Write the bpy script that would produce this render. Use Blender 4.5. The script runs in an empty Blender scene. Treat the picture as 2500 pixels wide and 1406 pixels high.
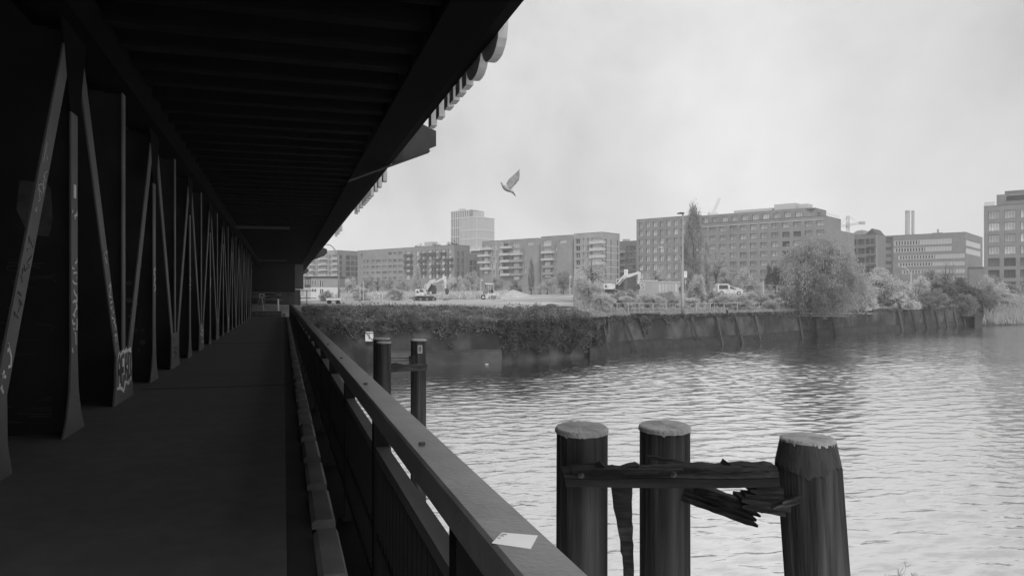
import bpy, math, random
import numpy as np
from mathutils import Vector, Matrix

# ---------------------------------------------------------------- camera, sky, sun
scene = bpy.context.scene
F = 1850.0                      # focal length in pixels of the 2500 px wide photograph
HZ = 724.0                      # row of the horizon
CZ = 1.6                        # eye height above the walkway
TH = math.atan(558.0 / F)       # the walkway runs this far to the left of the view axis
CT, ST = math.cos(TH), math.sin(TH)

cam_d = bpy.data.cameras.new('camera')
cam = bpy.data.objects.new('camera', cam_d)
scene.collection.objects.link(cam)
scene.camera = cam
cam_d.sensor_width = 36.0
cam_d.lens = 36.0 * F / 2500.0
cam_d.shift_y = (HZ - 703.0) / 2500.0
cam_d.clip_start = 0.05
cam_d.clip_end = 9000.0
cam.location = (0, 0, CZ)
cam.rotation_euler = (math.radians(90), 0, -TH)

SUN_EL, SUN_AZ = math.radians(42), math.radians(190)      # azimuth clockwise from +Y
world = bpy.data.worlds.new('World')
scene.world = world
world.use_nodes = True
wn, wl = world.node_tree.nodes, world.node_tree.links
wn.clear()
def N(nt, t, **kw):
    n = nt.nodes.new(t)
    for k, v in kw.items():
        setattr(n, k, v)
    return n
wt = world.node_tree
w_out = N(wt, 'ShaderNodeOutputWorld')
w_bg = N(wt, 'ShaderNodeBackground')
w_bg.inputs['Strength'].default_value = 0.1
sky = N(wt, 'ShaderNodeTexSky', sky_type='NISHITA')
sky.sun_disc = False
sky.sun_elevation = SUN_EL
sky.sun_rotation = SUN_AZ
sky.dust_density = 3.0
bw = N(wt, 'ShaderNodeRGBToBW')
wl.new(sky.outputs[0], bw.inputs[0])
w_tc = N(wt, 'ShaderNodeTexCoord')
w_map = N(wt, 'ShaderNodeMapping')
w_map.inputs['Scale'].default_value = (1.0, 1.0, 1.7)
w_map.inputs['Rotation'].default_value = (0.1, 0.25, 0.9)
w_map.inputs['Location'].default_value = (4.41, 2.1, 1.1)
wl.new(w_tc.outputs['Generated'], w_map.inputs[0])
n1 = N(wt, 'ShaderNodeTexNoise')
n1.inputs['Scale'].default_value = 1.25
n1.inputs['Detail'].default_value = 7.0
n1.inputs['Roughness'].default_value = 0.55
n1.inputs['Distortion'].default_value = 0.35
wl.new(w_map.outputs[0], n1.inputs['Vector'])
ramp = N(wt, 'ShaderNodeMapRange')
ramp.inputs['From Min'].default_value = 0.38
ramp.inputs['From Max'].default_value = 0.62
ramp.inputs['To Min'].default_value = 4.6
ramp.inputs['To Max'].default_value = 8.3
wl.new(n1.outputs['Fac'], ramp.inputs['Value'])
w_mix = N(wt, 'ShaderNodeMix', data_type='FLOAT')
w_mix.inputs[0].default_value = 0.12
wl.new(ramp.outputs[0], w_mix.inputs[2])
wl.new(bw.outputs[0], w_mix.inputs[3])
wl.new(w_mix.outputs[0], w_bg.inputs['Color'])
wl.new(w_bg.outputs[0], w_out.inputs['Surface'])

sun_d = bpy.data.lights.new('sun', 'SUN')
sun_d.energy = 1.5
sun_d.angle = math.radians(18)
sun_o = bpy.data.objects.new('sun', sun_d)
scene.collection.objects.link(sun_o)
sd = Vector((math.sin(SUN_AZ) * math.cos(SUN_EL), math.cos(SUN_AZ) * math.cos(SUN_EL), math.sin(SUN_EL)))
sun_o.rotation_euler = (-sd).to_track_quat('-Z', 'Y').to_euler()
sun_o.location = sd * 200

scene.view_settings.view_transform = 'Standard'
scene.view_settings.look = 'None'
scene.view_settings.exposure = 0.28
scene.view_settings.gamma = 1.0
scene.render.engine = 'CYCLES'
scene.cycles.use_denoising = True
scene.cycles.max_bounces = 7
scene.cycles.diffuse_bounces = 3
scene.cycles.glossy_bounces = 3
scene.cycles.transmission_bounces = 3
scene.cycles.volume_bounces = 1
scene.cycles.transparent_max_bounces = 6
scene.cycles.sample_clamp_indirect = 6.0

# ---------------------------------------------------------------- helpers
COL = scene.collection
RNG = random.Random(11)

def wxy(px, D):
    xc = (px - 1250.0) / F * D
    return xc * CT + D * ST, -xc * ST + D * CT
def zof(py, D):
    return CZ - (py - HZ) / F * D
def wp(px, py, D):
    x, y = wxy(px, D)
    return Vector((x, y, zof(py, D)))
def pxd(x, y):
    xc, D = x * CT - y * ST, x * ST + y * CT
    return 1250 + F * xc / max(D, .1), D

MATS = {}
def mat(name, c, rough=0.8, var=0.25, scale=4.0, bump=0.0, bscale=None, metal=0.0, spec=0.4,
        stretch=(1, 1, 1), stain=0.0, sscale=0.35, rand=0.0):
    """grey procedural material: colour noise, optional stains with a shape of their own and fine relief"""
    if name in MATS:
        return MATS[name]
    m = bpy.data.materials.new(name)
    m.use_nodes = True
    nt = m.node_tree
    nt.nodes.clear()
    out = N(nt, 'ShaderNodeOutputMaterial')
    p = N(nt, 'ShaderNodeBsdfPrincipled')
    nt.links.new(p.outputs[0], out.inputs['Surface'])
    p.inputs['Roughness'].default_value = rough
    p.inputs['Metallic'].default_value = metal
    p.inputs['Specular IOR Level'].default_value = spec
    tc = N(nt, 'ShaderNodeTexCoord')
    mp = N(nt, 'ShaderNodeMapping')
    mp.inputs['Scale'].default_value = stretch
    nt.links.new(tc.outputs['Object'], mp.inputs[0])
    no = N(nt, 'ShaderNodeTexNoise')
    no.inputs['Scale'].default_value = scale
    no.inputs['Detail'].default_value = 6
    no.inputs['Roughness'].default_value = 0.6
    nt.links.new(mp.outputs[0], no.inputs['Vector'])
    mr = N(nt, 'ShaderNodeMapRange')
    mr.inputs['From Min'].default_value = 0.25
    mr.inputs['From Max'].default_value = 0.75
    mr.inputs['To Min'].default_value = c * (1 - var)
    mr.inputs['To Max'].default_value = c * (1 + var)
    nt.links.new(no.outputs['Fac'], mr.inputs['Value'])
    val = mr.outputs[0]
    if stain:
        n2 = N(nt, 'ShaderNodeTexNoise')
        n2.inputs['Scale'].default_value = sscale
        n2.inputs['Detail'].default_value = 5
        n2.inputs['Distortion'].default_value = 0.6
        nt.links.new(mp.outputs[0], n2.inputs['Vector'])
        m2 = N(nt, 'ShaderNodeMapRange')
        m2.inputs['From Min'].default_value = 0.42
        m2.inputs['From Max'].default_value = 0.62
        m2.inputs['To Min'].default_value = 1.0
        m2.inputs['To Max'].default_value = 1.0 + stain
        nt.links.new(n2.outputs['Fac'], m2.inputs['Value'])
        mu = N(nt, 'ShaderNodeMath', operation='MULTIPLY')
        nt.links.new(val, mu.inputs[0])
        nt.links.new(m2.outputs[0], mu.inputs[1])
        val = mu.outputs[0]
    if rand:
        oi = N(nt, 'ShaderNodeObjectInfo')
        m3 = N(nt, 'ShaderNodeMapRange')
        m3.inputs['To Min'].default_value = 1 - rand
        m3.inputs['To Max'].default_value = 1 + rand
        nt.links.new(oi.outputs['Random'], m3.inputs['Value'])
        mu = N(nt, 'ShaderNodeMath', operation='MULTIPLY')
        nt.links.new(val, mu.inputs[0])
        nt.links.new(m3.outputs[0], mu.inputs[1])
        val = mu.outputs[0]
    cc = N(nt, 'ShaderNodeCombineColor')
    for i in range(3):
        nt.links.new(val, cc.inputs[i])
    nt.links.new(cc.outputs[0], p.inputs['Base Color'])
    if bump:
        b = N(nt, 'ShaderNodeBump')
        b.inputs['Strength'].default_value = 1.0
        b.inputs['Distance'].default_value = bump
        nb = N(nt, 'ShaderNodeTexNoise')
        nb.inputs['Scale'].default_value = bscale or scale * 3
        nb.inputs['Detail'].default_value = 5
        nt.links.new(mp.outputs[0], nb.inputs['Vector'])
        nt.links.new(nb.outputs['Fac'], b.inputs['Height'])
        nt.links.new(b.outputs[0], p.inputs['Normal'])
    MATS[name] = m
    return m

def leafmat(name, c, var=0.32, rand=0.12):
    if name in MATS:
        return MATS[name]
    m = mat(name, c, rough=0.9, var=var, scale=1.3, spec=0.05, rand=rand)
    nt = m.node_tree
    p = [n for n in nt.nodes if n.type == 'BSDF_PRINCIPLED'][0]
    out = [n for n in nt.nodes if n.type == 'OUTPUT_MATERIAL'][0]
    tr = N(nt, 'ShaderNodeBsdfTranslucent')
    mx = N(nt, 'ShaderNodeMixShader')
    mx.inputs[0].default_value = 0.5
    src = p.inputs['Base Color'].links[0].from_socket
    nt.links.new(src, tr.inputs['Color'])
    nt.links.new(p.outputs[0], mx.inputs[1])
    nt.links.new(tr.outputs[0], mx.inputs[2])
    nt.links.new(mx.outputs[0], out.inputs['Surface'])
    return m

class MB:
    """collects faces; build() links them as one mesh object"""
    def __init__(s):
        s.v, s.f, s.m = [], [], []
        s.mi = 0
    def add(s, vs, fs):
        o = len(s.v)
        s.v += [tuple(p) for p in vs]
        s.f += [tuple(i + o for i in f) for f in fs]
        s.m += [s.mi] * len(fs)
        return s
    def box(s, x0, x1, y0, y1, z0, z1):
        v = [(x0, y0, z0), (x1, y0, z0), (x1, y1, z0), (x0, y1, z0), (x0, y0, z1), (x1, y0, z1), (x1, y1, z1), (x0, y1, z1)]
        return s.add(v, [(0, 3, 2, 1), (4, 5, 6, 7), (0, 1, 5, 4), (1, 2, 6, 5), (2, 3, 7, 6), (3, 0, 4, 7)])
    def prism(s, pts, a0, a1, axis='y'):
        n = len(pts)
        def P(p, a):
            return (p[0], a, p[1]) if axis == 'y' else ((a, p[0], p[1]) if axis == 'x' else (p[0], p[1], a))
        v = [P(p, a0) for p in pts] + [P(p, a1) for p in pts]
        fs = [tuple(range(n)), tuple(range(2 * n - 1, n - 1, -1))] + [(i, i + n, (i + 1) % n + n, (i + 1) % n) for i in range(n)]
        return s.add(v, fs)
    def tube(s, path, radii, n=8, cap=True):
        path = [Vector(p) for p in path]
        if not hasattr(radii, '__len__'):
            radii = [radii] * len(path)
        vs, fs = [], []
        for i, p in enumerate(path):
            d = (path[min(i + 1, len(path) - 1)] - path[max(i - 1, 0)])
            d = d.normalized() if d.length > 1e-9 else Vector((0, 0, 1))
            a = d.cross(Vector((0.13, 0.21, 0.97)))
            if a.length < 1e-3:
                a = d.cross(Vector((1, 0, 0)))
            a.normalize()
            b = d.cross(a)
            for k in range(n):
                t = 2 * math.pi * k / n
                vs.append(p + (a * math.cos(t) + b * math.sin(t)) * radii[i])
        for i in range(len(path) - 1):
            for k in range(n):
                fs.append((i * n + k, i * n + (k + 1) % n, (i + 1) * n + (k + 1) % n, (i + 1) * n + k))
        if cap:
            fs.append(tuple(range(n - 1, -1, -1)))
            fs.append(tuple(range((len(path) - 1) * n, len(path) * n)))
        return s.add(vs, fs)
    def ribbon(s, pts, w, origin, ux, uz, nrm, t=0.003):
        """a flat stroke along 2-D points on the plane origin + a*ux + b*uz"""
        pts = [Vector(p) for p in pts]
        n = len(pts)
        L, R = [], []
        for i, p in enumerate(pts):
            d = pts[min(i + 1, n - 1)] - pts[max(i - 1, 0)]
            d = d.normalized() if d.length > 1e-9 else Vector((1, 0))
            q = Vector((-d.y, d.x)) * (w[i] if hasattr(w, '__len__') else w) * 0.5
            L.append(p + q)
            R.append(p - q)
        vs = [origin + ux * p.x + uz * p.y + nrm * t for p in L + R]
        vs += [origin + ux * p.x + uz * p.y for p in L + R]
        fs = [(i, i + 1, n + i + 1, n + i) for i in range(n - 1)]
        m = 2 * n
        fs += [(i, m + i, m + i + 1, i + 1) for i in range(n - 1)] + [(n + i, n + i + 1, m + n + i + 1, m + n + i) for i in range(n - 1)]
        return s.add(vs, fs)
    def mesh(s, name, mats, smooth=False):
        me = bpy.data.meshes.new(name)
        me.from_pydata(s.v, [], s.f)
        for m in (mats if isinstance(mats, (list, tuple)) else [mats]):
            me.materials.append(m)
        if max(s.m, default=0):
            me.polygons.foreach_set('material_index', s.m)
        if smooth:
            me.polygons.foreach_set('use_smooth', [True] * len(me.polygons))
        me.update()
        return me
    def build(s, name, mats, parent=None, loc=None, rotz=0.0, smooth=False):
        return put(name, s.mesh(name, mats, smooth), parent, loc, rotz)

def put(name, me, parent=None, loc=None, rotz=0.0):
    o = bpy.data.objects.new(name, me)
    COL.objects.link(o)
    if parent is not None:
        o.parent = parent
    if loc is not None:
        o.location = loc
    if rotz:
        o.rotation_euler = (0, 0, rotz)
    return o

def tag(o, label, cat, group=None):
    o['label'] = label
    o['category'] = cat
    if group:
        o['group'] = group
    return o
def thing(name, label, cat, loc=(0, 0, 0), rotz=0.0, group=None):
    return tag(put(name, None, None, loc, rotz), label, cat, group)
def structure(o):
    o['kind'] = 'structure'
    return o
def stuff(o):
    o['kind'] = 'stuff'
    return o
def copy_tree(o, parent=None):
    c = o.copy()
    COL.objects.link(c)
    c.parent = parent
    for ch in list(o.children):
        copy_tree(ch, c)
    return c

# ---------------------------------------------------------------- terrain heights
EDGE = [(-400, 61.0), (760, 60.2), (1000, 60.9), (1225, 62.0), (1440, 69.4), (1530, 76.0), (1700, 82.5), (1850, 90.0),
        (2000, 104.0), (2200, 121.0), (2390, 149.0), (2560, 160.0), (2900, 230.0), (3400, 330.0)]
def lerp_table(t, x):
    if x <= t[0][0]:
        return t[0][1]
    for (a, u), (b, v) in zip(t, t[1:]):
        if x <= b:
            return u + (v - u) * (x - a) / (b - a)
    return t[-1][1]
def edgeD(px):
    return lerp_table(EDGE, px)
ZQ = -0.5
WATER = CZ - 5.4
ZL = [(0, ZQ), (1.2, -0.25), (6, 0.72), (100, 0.66), (150, 1.8), (400, 2.3)]
ZR = [(0, ZQ), (2, -0.42), (5, -0.2), (45, 1.4), (80, 2.2), (400, 2.5)]
def gz(px, D):
    s = D - edgeD(px)
    t = min(1, max(0, (px - 1080) / 400.0))
    t = t * t * (3 - 2 * t)
    return lerp_table(ZL, s) * (1 - t) + lerp_table(ZR, s) * t
def gpt(px, D):
    x, y = wxy(px, D)
    return (x, y, gz(px, D))

# ---------------------------------------------------------------- ground, water, quay
M_earth = mat('sandy_ground', 0.42, rough=0.95, var=0.35, scale=0.12, bump=0.03, bscale=1.5, stain=-0.4, sscale=0.05)
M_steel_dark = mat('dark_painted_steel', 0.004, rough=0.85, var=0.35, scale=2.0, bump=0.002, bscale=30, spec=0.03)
M_steel_mid = mat('grey_painted_steel', 0.10, rough=0.6, var=0.18, scale=1.6, bump=0.002, bscale=25, spec=0.35, stain=-0.25, sscale=0.9)
M_rail = mat('railing_shaded_paint', 0.012, rough=0.8, var=0.2, scale=3, spec=0.05)  # posts and infill: their shade is put into a darker tone than the handrail
M_hand = mat('handrail_lit_paint', 0.12, rough=0.3, var=0.22, scale=6.0, bump=0.0012, bscale=60, spec=0.6, stain=0.4, sscale=4.0)  # lighter than the infill: skylight on the handrail put into its colour
M_asphalt = mat('asphalt', 0.1, rough=0.7, var=0.18, scale=5, bump=0.004, bscale=120, spec=0.3, stain=-0.12, sscale=0.8)
M_conc = mat('concrete', 0.14, rough=0.9, var=0.25, scale=2.5, bump=0.006, bscale=14, stain=-0.35, sscale=0.7)
M_quay = mat('quay_masonry', 0.030, rough=0.9, var=0.55, scale=0.9, bump=0.05, bscale=2.2, stain=1.8, sscale=0.3, stretch=(1, 1, 0.8))
M_quayconc = mat('quay_concrete', 0.08, rough=0.9, var=0.45, scale=0.7, bump=0.05, bscale=2.0, stain=-0.4, sscale=0.3)
M_wood = mat('weathered_timber', 0.045, rough=0.85, var=0.5, scale=5.0, bump=0.012, bscale=16, stretch=(3, 3, 0.14), spec=0.05, stain=0.9, sscale=2.2)
M_woodcap = mat('pile_lid_metal', 0.42, rough=0.45, var=0.14, scale=9, bump=0.002, bscale=25, spec=0.4, stain=-0.2, sscale=6)
M_rotten = mat('rotten_timber', 0.035, rough=0.9, var=0.7, scale=7.0, bump=0.02, bscale=18, stretch=(0.25, 1, 3), spec=0.2, stain=0.9, sscale=3)
M_white = mat('white_paint', 0.75, rough=0.5, var=0.08, scale=3, stain=-0.12)
M_black = mat('black_rubber', 0.03, rough=0.7, var=0.3)
M_dark = mat('dark_grey_paint', 0.07, rough=0.6, var=0.25)
M_grey = mat('mid_grey_paint', 0.3, rough=0.6, var=0.2)
M_light = mat('light_grey_paint', 0.5, rough=0.6, var=0.15)
M_glass = mat('window_glass', 0.5, rough=0.12, var=0.35, scale=0.35, metal=0.85, spec=0.5, rand=0.3)
M_glassd = mat('dark_window_glass', 0.1, rough=0.15, var=0.5, scale=0.3, metal=0.5, rand=0.5)

pxs = list(range(-400, 3001, 50))
ss = [0, 0.6, 1.2, 2, 3, 4, 5, 6, 8, 11, 15, 20, 28, 36, 45, 55, 65, 80, 100, 125, 150, 200, 300, 450, 650, 900]
gb = MB()
vs, fs = [], []
rg = random.Random(3)
for i, px in enumerate(pxs):
    for j, s_ in enumerate(ss):
        D = edgeD(px) + s_
        x, y = wxy(px, D)
        j_ = 0.12 if 1 < s_ < 130 else 0.0
        vs.append((x, y, gz(px, D) + rg.uniform(-j_, j_)))
n = len(ss)
for i in range(len(pxs) - 1):
    for j in range(n - 1):
        fs.append((i * n + j, (i + 1) * n + j, (i + 1) * n + j + 1, i * n + j + 1))
gb.add(vs, fs)
ground = structure(gb.build('ground', M_earth, smooth=True))

# the river: rippled reflecting surface
m = bpy.data.materials.new('river_water')
m.use_nodes = True
nt = m.node_tree
nt.nodes.clear()
out = N(nt, 'ShaderNodeOutputMaterial')
body = N(nt, 'ShaderNodeBsdfDiffuse')
body.inputs['Color'].default_value = (0.05, 0.05, 0.05, 1)
p = N(nt, 'ShaderNodeBsdfGlossy')
p.inputs['Color'].default_value = (0.95, 0.95, 0.95, 1)
p.inputs['Roughness'].default_value = 0.06
lw_ = N(nt, 'ShaderNodeLayerWeight')
lw_.inputs['Blend'].default_value = 0.5
fr_ = N(nt, 'ShaderNodeMapRange', interpolation_type='SMOOTHSTEP')
fr_.inputs['From Min'].default_value = 0.06
fr_.inputs['From Max'].default_value = 0.56
fr_.inputs['To Min'].default_value = 0.06
fr_.inputs['To Max'].default_value = 0.95
nt.links.new(lw_.outputs['Facing'], fr_.inputs['Value'])
mx_ = N(nt, 'ShaderNodeMixShader')
nt.links.new(fr_.outputs[0], mx_.inputs[0])
nt.links.new(body.outputs[0], mx_.inputs[1])
nt.links.new(p.outputs[0], mx_.inputs[2])
nt.links.new(mx_.outputs[0], out.inputs['Surface'])
tc = N(nt, 'ShaderNodeTexCoord')
mp1 = N(nt, 'ShaderNodeMapping')
mp1.inputs['Rotation'].default_value = (0, 0, math.radians(14))
mp1.inputs['Scale'].default_value = (0.45, 1.25, 1)
nt.links.new(tc.outputs['Object'], mp1.inputs[0])
na = N(nt, 'ShaderNodeTexNoise')
na.inputs['Scale'].default_value = 3.2
na.inputs['Detail'].default_value = 3.5
na.inputs['Roughness'].default_value = 0.5
na.inputs['Distortion'].default_value = 0.7
nt.links.new(mp1.outputs[0], na.inputs['Vector'])
mp2 = N(nt, 'ShaderNodeMapping')
mp2.inputs['Rotation'].default_value = (0, 0, math.radians(-24))
mp2.inputs['Scale'].default_value = (0.5, 1.0, 1)
nt.links.new(tc.outputs['Object'], mp2.inputs[0])
nb = N(nt, 'ShaderNodeTexNoise')
nb.inputs['Scale'].default_value = 0.33
nb.inputs['Detail'].default_value = 3
nt.links.new(mp2.outputs[0], nb.inputs['Vector'])
nc = N(nt, 'ShaderNodeTexNoise')          # wind patches: where the ripples are stronger
nc.inputs['Scale'].default_value = 0.045
nc.inputs['Detail'].default_value = 2
nt.links.new(tc.outputs['Object'], nc.inputs['Vector'])
mrc = N(nt, 'ShaderNodeMapRange')
mrc.inputs['From Min'].default_value = 0.35
mrc.inputs['From Max'].default_value = 0.65
mrc.inputs['To Min'].default_value = 0.45
mrc.inputs['To Max'].default_value = 1.15
nt.links.new(nc.outputs['Fac'], mrc.inputs['Value'])
mul = N(nt, 'ShaderNodeMath', operation='MULTIPLY')
nt.links.new(na.outputs['Fac'], mul.inputs[0])
nt.links.new(mrc.outputs[0], mul.inputs[1])
mulb = N(nt, 'ShaderNodeMath', operation='MULTIPLY')
nt.links.new(nb.outputs['Fac'], mulb.inputs[0])
mulb.inputs[1].default_value = 0.0
ad = N(nt, 'ShaderNodeMath', operation='ADD')
nt.links.new(mul.outputs[0], ad.inputs[0])
nt.links.new(mulb.outputs[0], ad.inputs[1])
bp = N(nt, 'ShaderNodeBump')
bp.inputs['Strength'].default_value = 1.0
bp.inputs['Distance'].default_value = 0.03
nt.links.new(ad.outputs[0], bp.inputs['Height'])
nt.links.new(bp.outputs[0], p.inputs['Normal'])
nt.links.new(bp.outputs[0], lw_.inputs['Normal'])
M_water = m
# real waves in the part of the river that is seen, short ripples as fine relief on them
gw = np.random.default_rng(17)
rowsD = [10.0]
while rowsD[-1] < 178:
    rowsD.append(rowsD[-1] + (0.09 if rowsD[-1] < 26 else 0.14 if rowsD[-1] < 60 else 0.3))
rowsD = np.array(rowsD)
colsP = np.linspace(560, 2760, 560)
DD, PP = np.meshgrid(rowsD, colsP, indexing='ij')
XC = (PP - 1250.0) / F * DD
WX, WY = XC * CT + DD * ST, -XC * ST + DD * CT
ZZ = np.zeros_like(WX)
SPC = np.gradient(rowsD)[:, None] * np.ones_like(WX)
for i in range(64):
    lam = 0.22 * (2.0 / 0.22) ** gw.random()
    ang_ = math.radians(90 - 12) + gw.normal() * 0.62
    kk = 2 * math.pi / lam
    ph_ = kk * (WX * math.cos(ang_) + WY * math.sin(ang_)) + gw.random() * 6.283
    ph_ = ph_ + 0.6 * np.sin(WX * 0.31 + i) * np.sin(WY * 0.23 + 2 * i)
    ZZ += np.sin(ph_) * (0.015 * lam / 6.283) * np.clip((lam / SPC - 1.4) / 1.2, 0, 1)
patch = 0.85 + 0.42 * np.sin(WX * 0.09 + 1.0 + 0.8 * np.sin(WY * 0.05)) * np.sin(WY * 0.07 + 0.5 + 0.7 * np.sin(WX * 0.06))
edge_f = np.clip((DD - 10) / 3, 0, 1) * np.clip((178 - DD) / 12, 0, 1) * np.clip((PP - 560) / 60, 0, 1) * np.clip((2760 - PP) / 60, 0, 1)
ZZ *= patch * edge_f
nr, ncol = WX.shape
me = bpy.data.meshes.new('water')
me.vertices.add(nr * ncol)
me.vertices.foreach_set('co', np.stack([WX, WY, WATER + ZZ], -1).astype(np.float32).reshape(-1))
I = np.arange(nr * ncol).reshape(nr, ncol)
Q = np.stack([I[:-1, :-1], I[:-1, 1:], I[1:, 1:], I[1:, :-1]], -1).reshape(-1, 4).astype(np.int32)
me.loops.add(Q.size)
me.loops.foreach_set('vertex_index', Q.reshape(-1))
me.polygons.add(len(Q))
me.polygons.foreach_set('loop_start', np.arange(0, Q.size, 4, dtype=np.int32))
me.polygons.foreach_set('loop_total', np.full(len(Q), 4, np.int32))
me.polygons.foreach_set('use_smooth', np.ones(len(Q), bool))
me.materials.append(M_water)
me.update(calc_edges=True)
structure(put('water', me))
wb = MB()
wb.add([(-300, -200, WATER - 0.09), (500, -200, WATER - 0.09), (500, 420, WATER - 0.09), (-300, 420, WATER - 0.09)], [(0, 1, 2, 3)])
structure(wb.build('water', M_water))
# sloping natural bank beyond the end of the quay wall
sb_ = MB()
vs, fs = [], []
bpx = list(range(2380, 3001, 20))
for px in bpx:
    for dd, zz in ((0.0, ZQ), (-3, -1.2), (-7, -2.4), (-11, WATER + 0.1), (-15, WATER - 0.8)):
        x, y = wxy(px, edgeD(px) + dd + rg.uniform(-.6, .6))
        vs.append((x, y, zz + rg.uniform(-.1, .1)))
for i in range(len(bpx) - 1):
    for j in range(4):
        fs.append((i * 5 + j, i * 5 + j + 1, i * 5 + j + 6, i * 5 + j + 5))
sb_.add(vs, fs)
structure(sb_.build('river_bank', mat('bank_soil', 0.04, var=0.4, scale=0.6, bump=0.1, bscale=1.5), smooth=True))

# quay wall along the far bank
quay = thing('quay_wall', 'long dark masonry quay wall along the far bank of the river', 'quay wall')
qb, cb = MB(), MB()
qp = [p_ for p_ in range(-400, 2391, 45)] + [2390, 2410]
top, bot, inn, low = [], [], [], []
for px in qp:
    D = edgeD(px)
    bulge = rg.uniform(-0.05, 0.05)
    top.append(Vector((*wxy(px, D), ZQ + rg.uniform(-0.04, 0.04))))
    bot.append(Vector((*wxy(px, D - 0.35 + bulge), WATER - 1.5)))
    inn.append(Vector((*wxy(px, D + 0.7), ZQ)))
k = len(qp)
qb.add(top + bot, [(i, i + 1, k + i + 1, k + i) for i in range(k - 1)])
qb.build('wall_face', M_quay, quay)
for i in range(k - 1):
    if i % 1 == 0:
        a, b = top[i], top[i + 1]
        d = (b - a)
        nrm = Vector((d.y, -d.x, 0)).normalized()
        if nrm.dot(Vector((ST, CT, 0))) > 0:
            nrm = -nrm
        g = d.normalized() * 0.03
        h0 = rg.uniform(-0.02, 0.03)
        c = MB()
        A, B = a + g, b - g
        q = [A + nrm * 0.10, B + nrm * 0.10, B - nrm * 0.55, A - nrm * 0.55]
        lo = [Vector((v_.x, v_.y, ZQ - 0.12 + h0)) for v_ in q]
        hi = [Vector((v_.x, v_.y, ZQ + 0.07 + h0)) for v_ in q]
        c.add(lo + hi, [(0, 3, 2, 1), (4, 5, 6, 7), (0, 1, 5, 4), (1, 2, 6, 5), (2, 3, 7, 6), (3, 0, 4, 7)])
        if qp[i] > 700:
            c.build('coping_stone', M_quayconc, quay)
# pale concrete footing under the left part
fb = MB()
pts = [(930, 0), (1000, 0.02), (1100, -0.05), (1180, 0.04), (1225, 0.0)]
u0, u1, l0, l1 = [], [], [], []
for px, j in pts:
    D = edgeD(px)
    u0.append(Vector((*wxy(px, D - 1.0), WATER + 0.95 + j)))
    u1.append(Vector((*wxy(px, D - 0.1), WATER + 1.1 + j)))
    l0.append(Vector((*wxy(px, D - 1.05), WATER - 1)))
    l1.append(Vector((*wxy(px, D - 0.1), WATER - 1)))
k = len(pts)
fb.add(u0 + u1 + l0 + l1, [(i, i + 1, k + i + 1, k + i) for i in range(k - 1)] + [(i, 2 * k + i, 2 * k + i + 1, i + 1) for i in range(k - 1)]
       + [(k - 1, 2 * k - 1, 4 * k - 1, 3 * k - 1)])
fb.build('concrete_footing', M_quayconc, quay)
# lower masonry berm with rubble on the right part
bb = MB()
vs, fs = [], []
pl = list(range(1440, 2381, 20))
for px in pl:
    D = edgeD(px)
    for (dd, zz) in ((-0.25, 0.95), (-0.75, 0.75), (-1.3, 0.1), (-1.5, -1.0)):
        vs.append(Vector((*wxy(px, D + dd + rg.uniform(-.12, .12)), WATER + zz + rg.uniform(-.14, .14))))
for i in range(len(pl) - 1):
    for j in range(3):
        fs.append((i * 4 + j, i * 4 + j + 1, i * 4 + j + 5, i * 4 + j + 4))
bb.add(vs, fs)
bb.build('rubble_berm', mat('mossy_rubble', 0.03, var=0.6, scale=1.4, bump=0.12, bscale=2.0), quay)
# joint and dark lines
jb = MB()
a = wp(1007, 785, edgeD(1007) - 0.1)
jb.box(-0.04, 0.04, -0.12, 0.02, WATER - a.z, 0)
jb.build('wall_joint', M_black, quay, (a.x, a.y, ZQ - 0.14), -TH)
# white hatch board on the wall
hb = thing('hatch_board', 'small white wooden board with a dark diagonal brace on the quay wall', 'board',
           (*wxy(901.5, edgeD(901) - 0.55), zof(833, 60)), -TH)
b = MB().box(-0.30, 0.30, -0.05, 0.3, 0, 0.75)
b.build('panel', M_white, hb)
MB().box(-0.33, 0.33, -0.08, -0.052, 0.62, 0.68).build('crossbar', M_dark, hb)
b = MB()
b.ribbon([(-0.3, 0.74), (0.32, 0.02)], 0.05, Vector((0, -0.055, 0)), Vector((1, 0, 0)), Vector((0, 0, 1)), Vector((0, -1, 0)), 0.04)
b.build('brace', M_dark, hb)
MB().box(-0.02, 0.03, -0.085, -0.052, 0.15, 0.62).build('upright', M_dark, hb)

# leaning timber fenders on the quay face
fend = [(1473, 0.9, 0.12, -8, 'thin pale timber fender just right of the hanging creeper on the quay wall'),
        (1524, 1.0, 0.26, -22, 'wide pale plank leaning right against the quay wall, near the fence'),
        (1690, 0.7, 0.28, -12, 'curled pale timber post below the tall straight street lamp'),
        (1751, 1.0, 0.20, -10, 'slim timber fender right of the curled one on the quay wall'),
        (1798, 1.0, 0.32, -12, 'broad pale plank leaning on the quay wall below the white van'),
        (1845, 0.95, 0.22, -8, 'dark timber fender between the broad plank and the willow'),
        (1951, 1.0, 0.30, -6, 'pale timber fender at the left foot of the willow'),
        (1990, 1.0, 0.30, -4, 'dark timber post right under the willow trunk'),
        (2030, 1.0, 0.30, -8, 'timber fender under the right half of the willow'),
        (2196, 1.0, 0.38, -6, 'thick timber post where the wall steps, right of the willow'),
        (2228, 1.0, 0.40, -8, 'leaning timber post below the pale round bush'),
        (2258, 1.0, 0.36, -5, 'timber post third from the wall step, below the bush'),
        (2285, 1.0, 0.34, -6, 'timber post fourth from the wall step, left of the dark bush'),
        (2308, 1.0, 0.36, -4, 'timber post fifth from the wall step, under the dark bush'),
        (2330, 1.0, 0.36, -6, 'timber post sixth from the wall step, under the dark bush'),
        (2351, 1.0, 0.36, -4, 'timber post second from the end of the quay wall'),
        (2388, 1.0, 0.46, -2, 'thick dark timber post at the far right end of the quay wall')]
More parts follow.
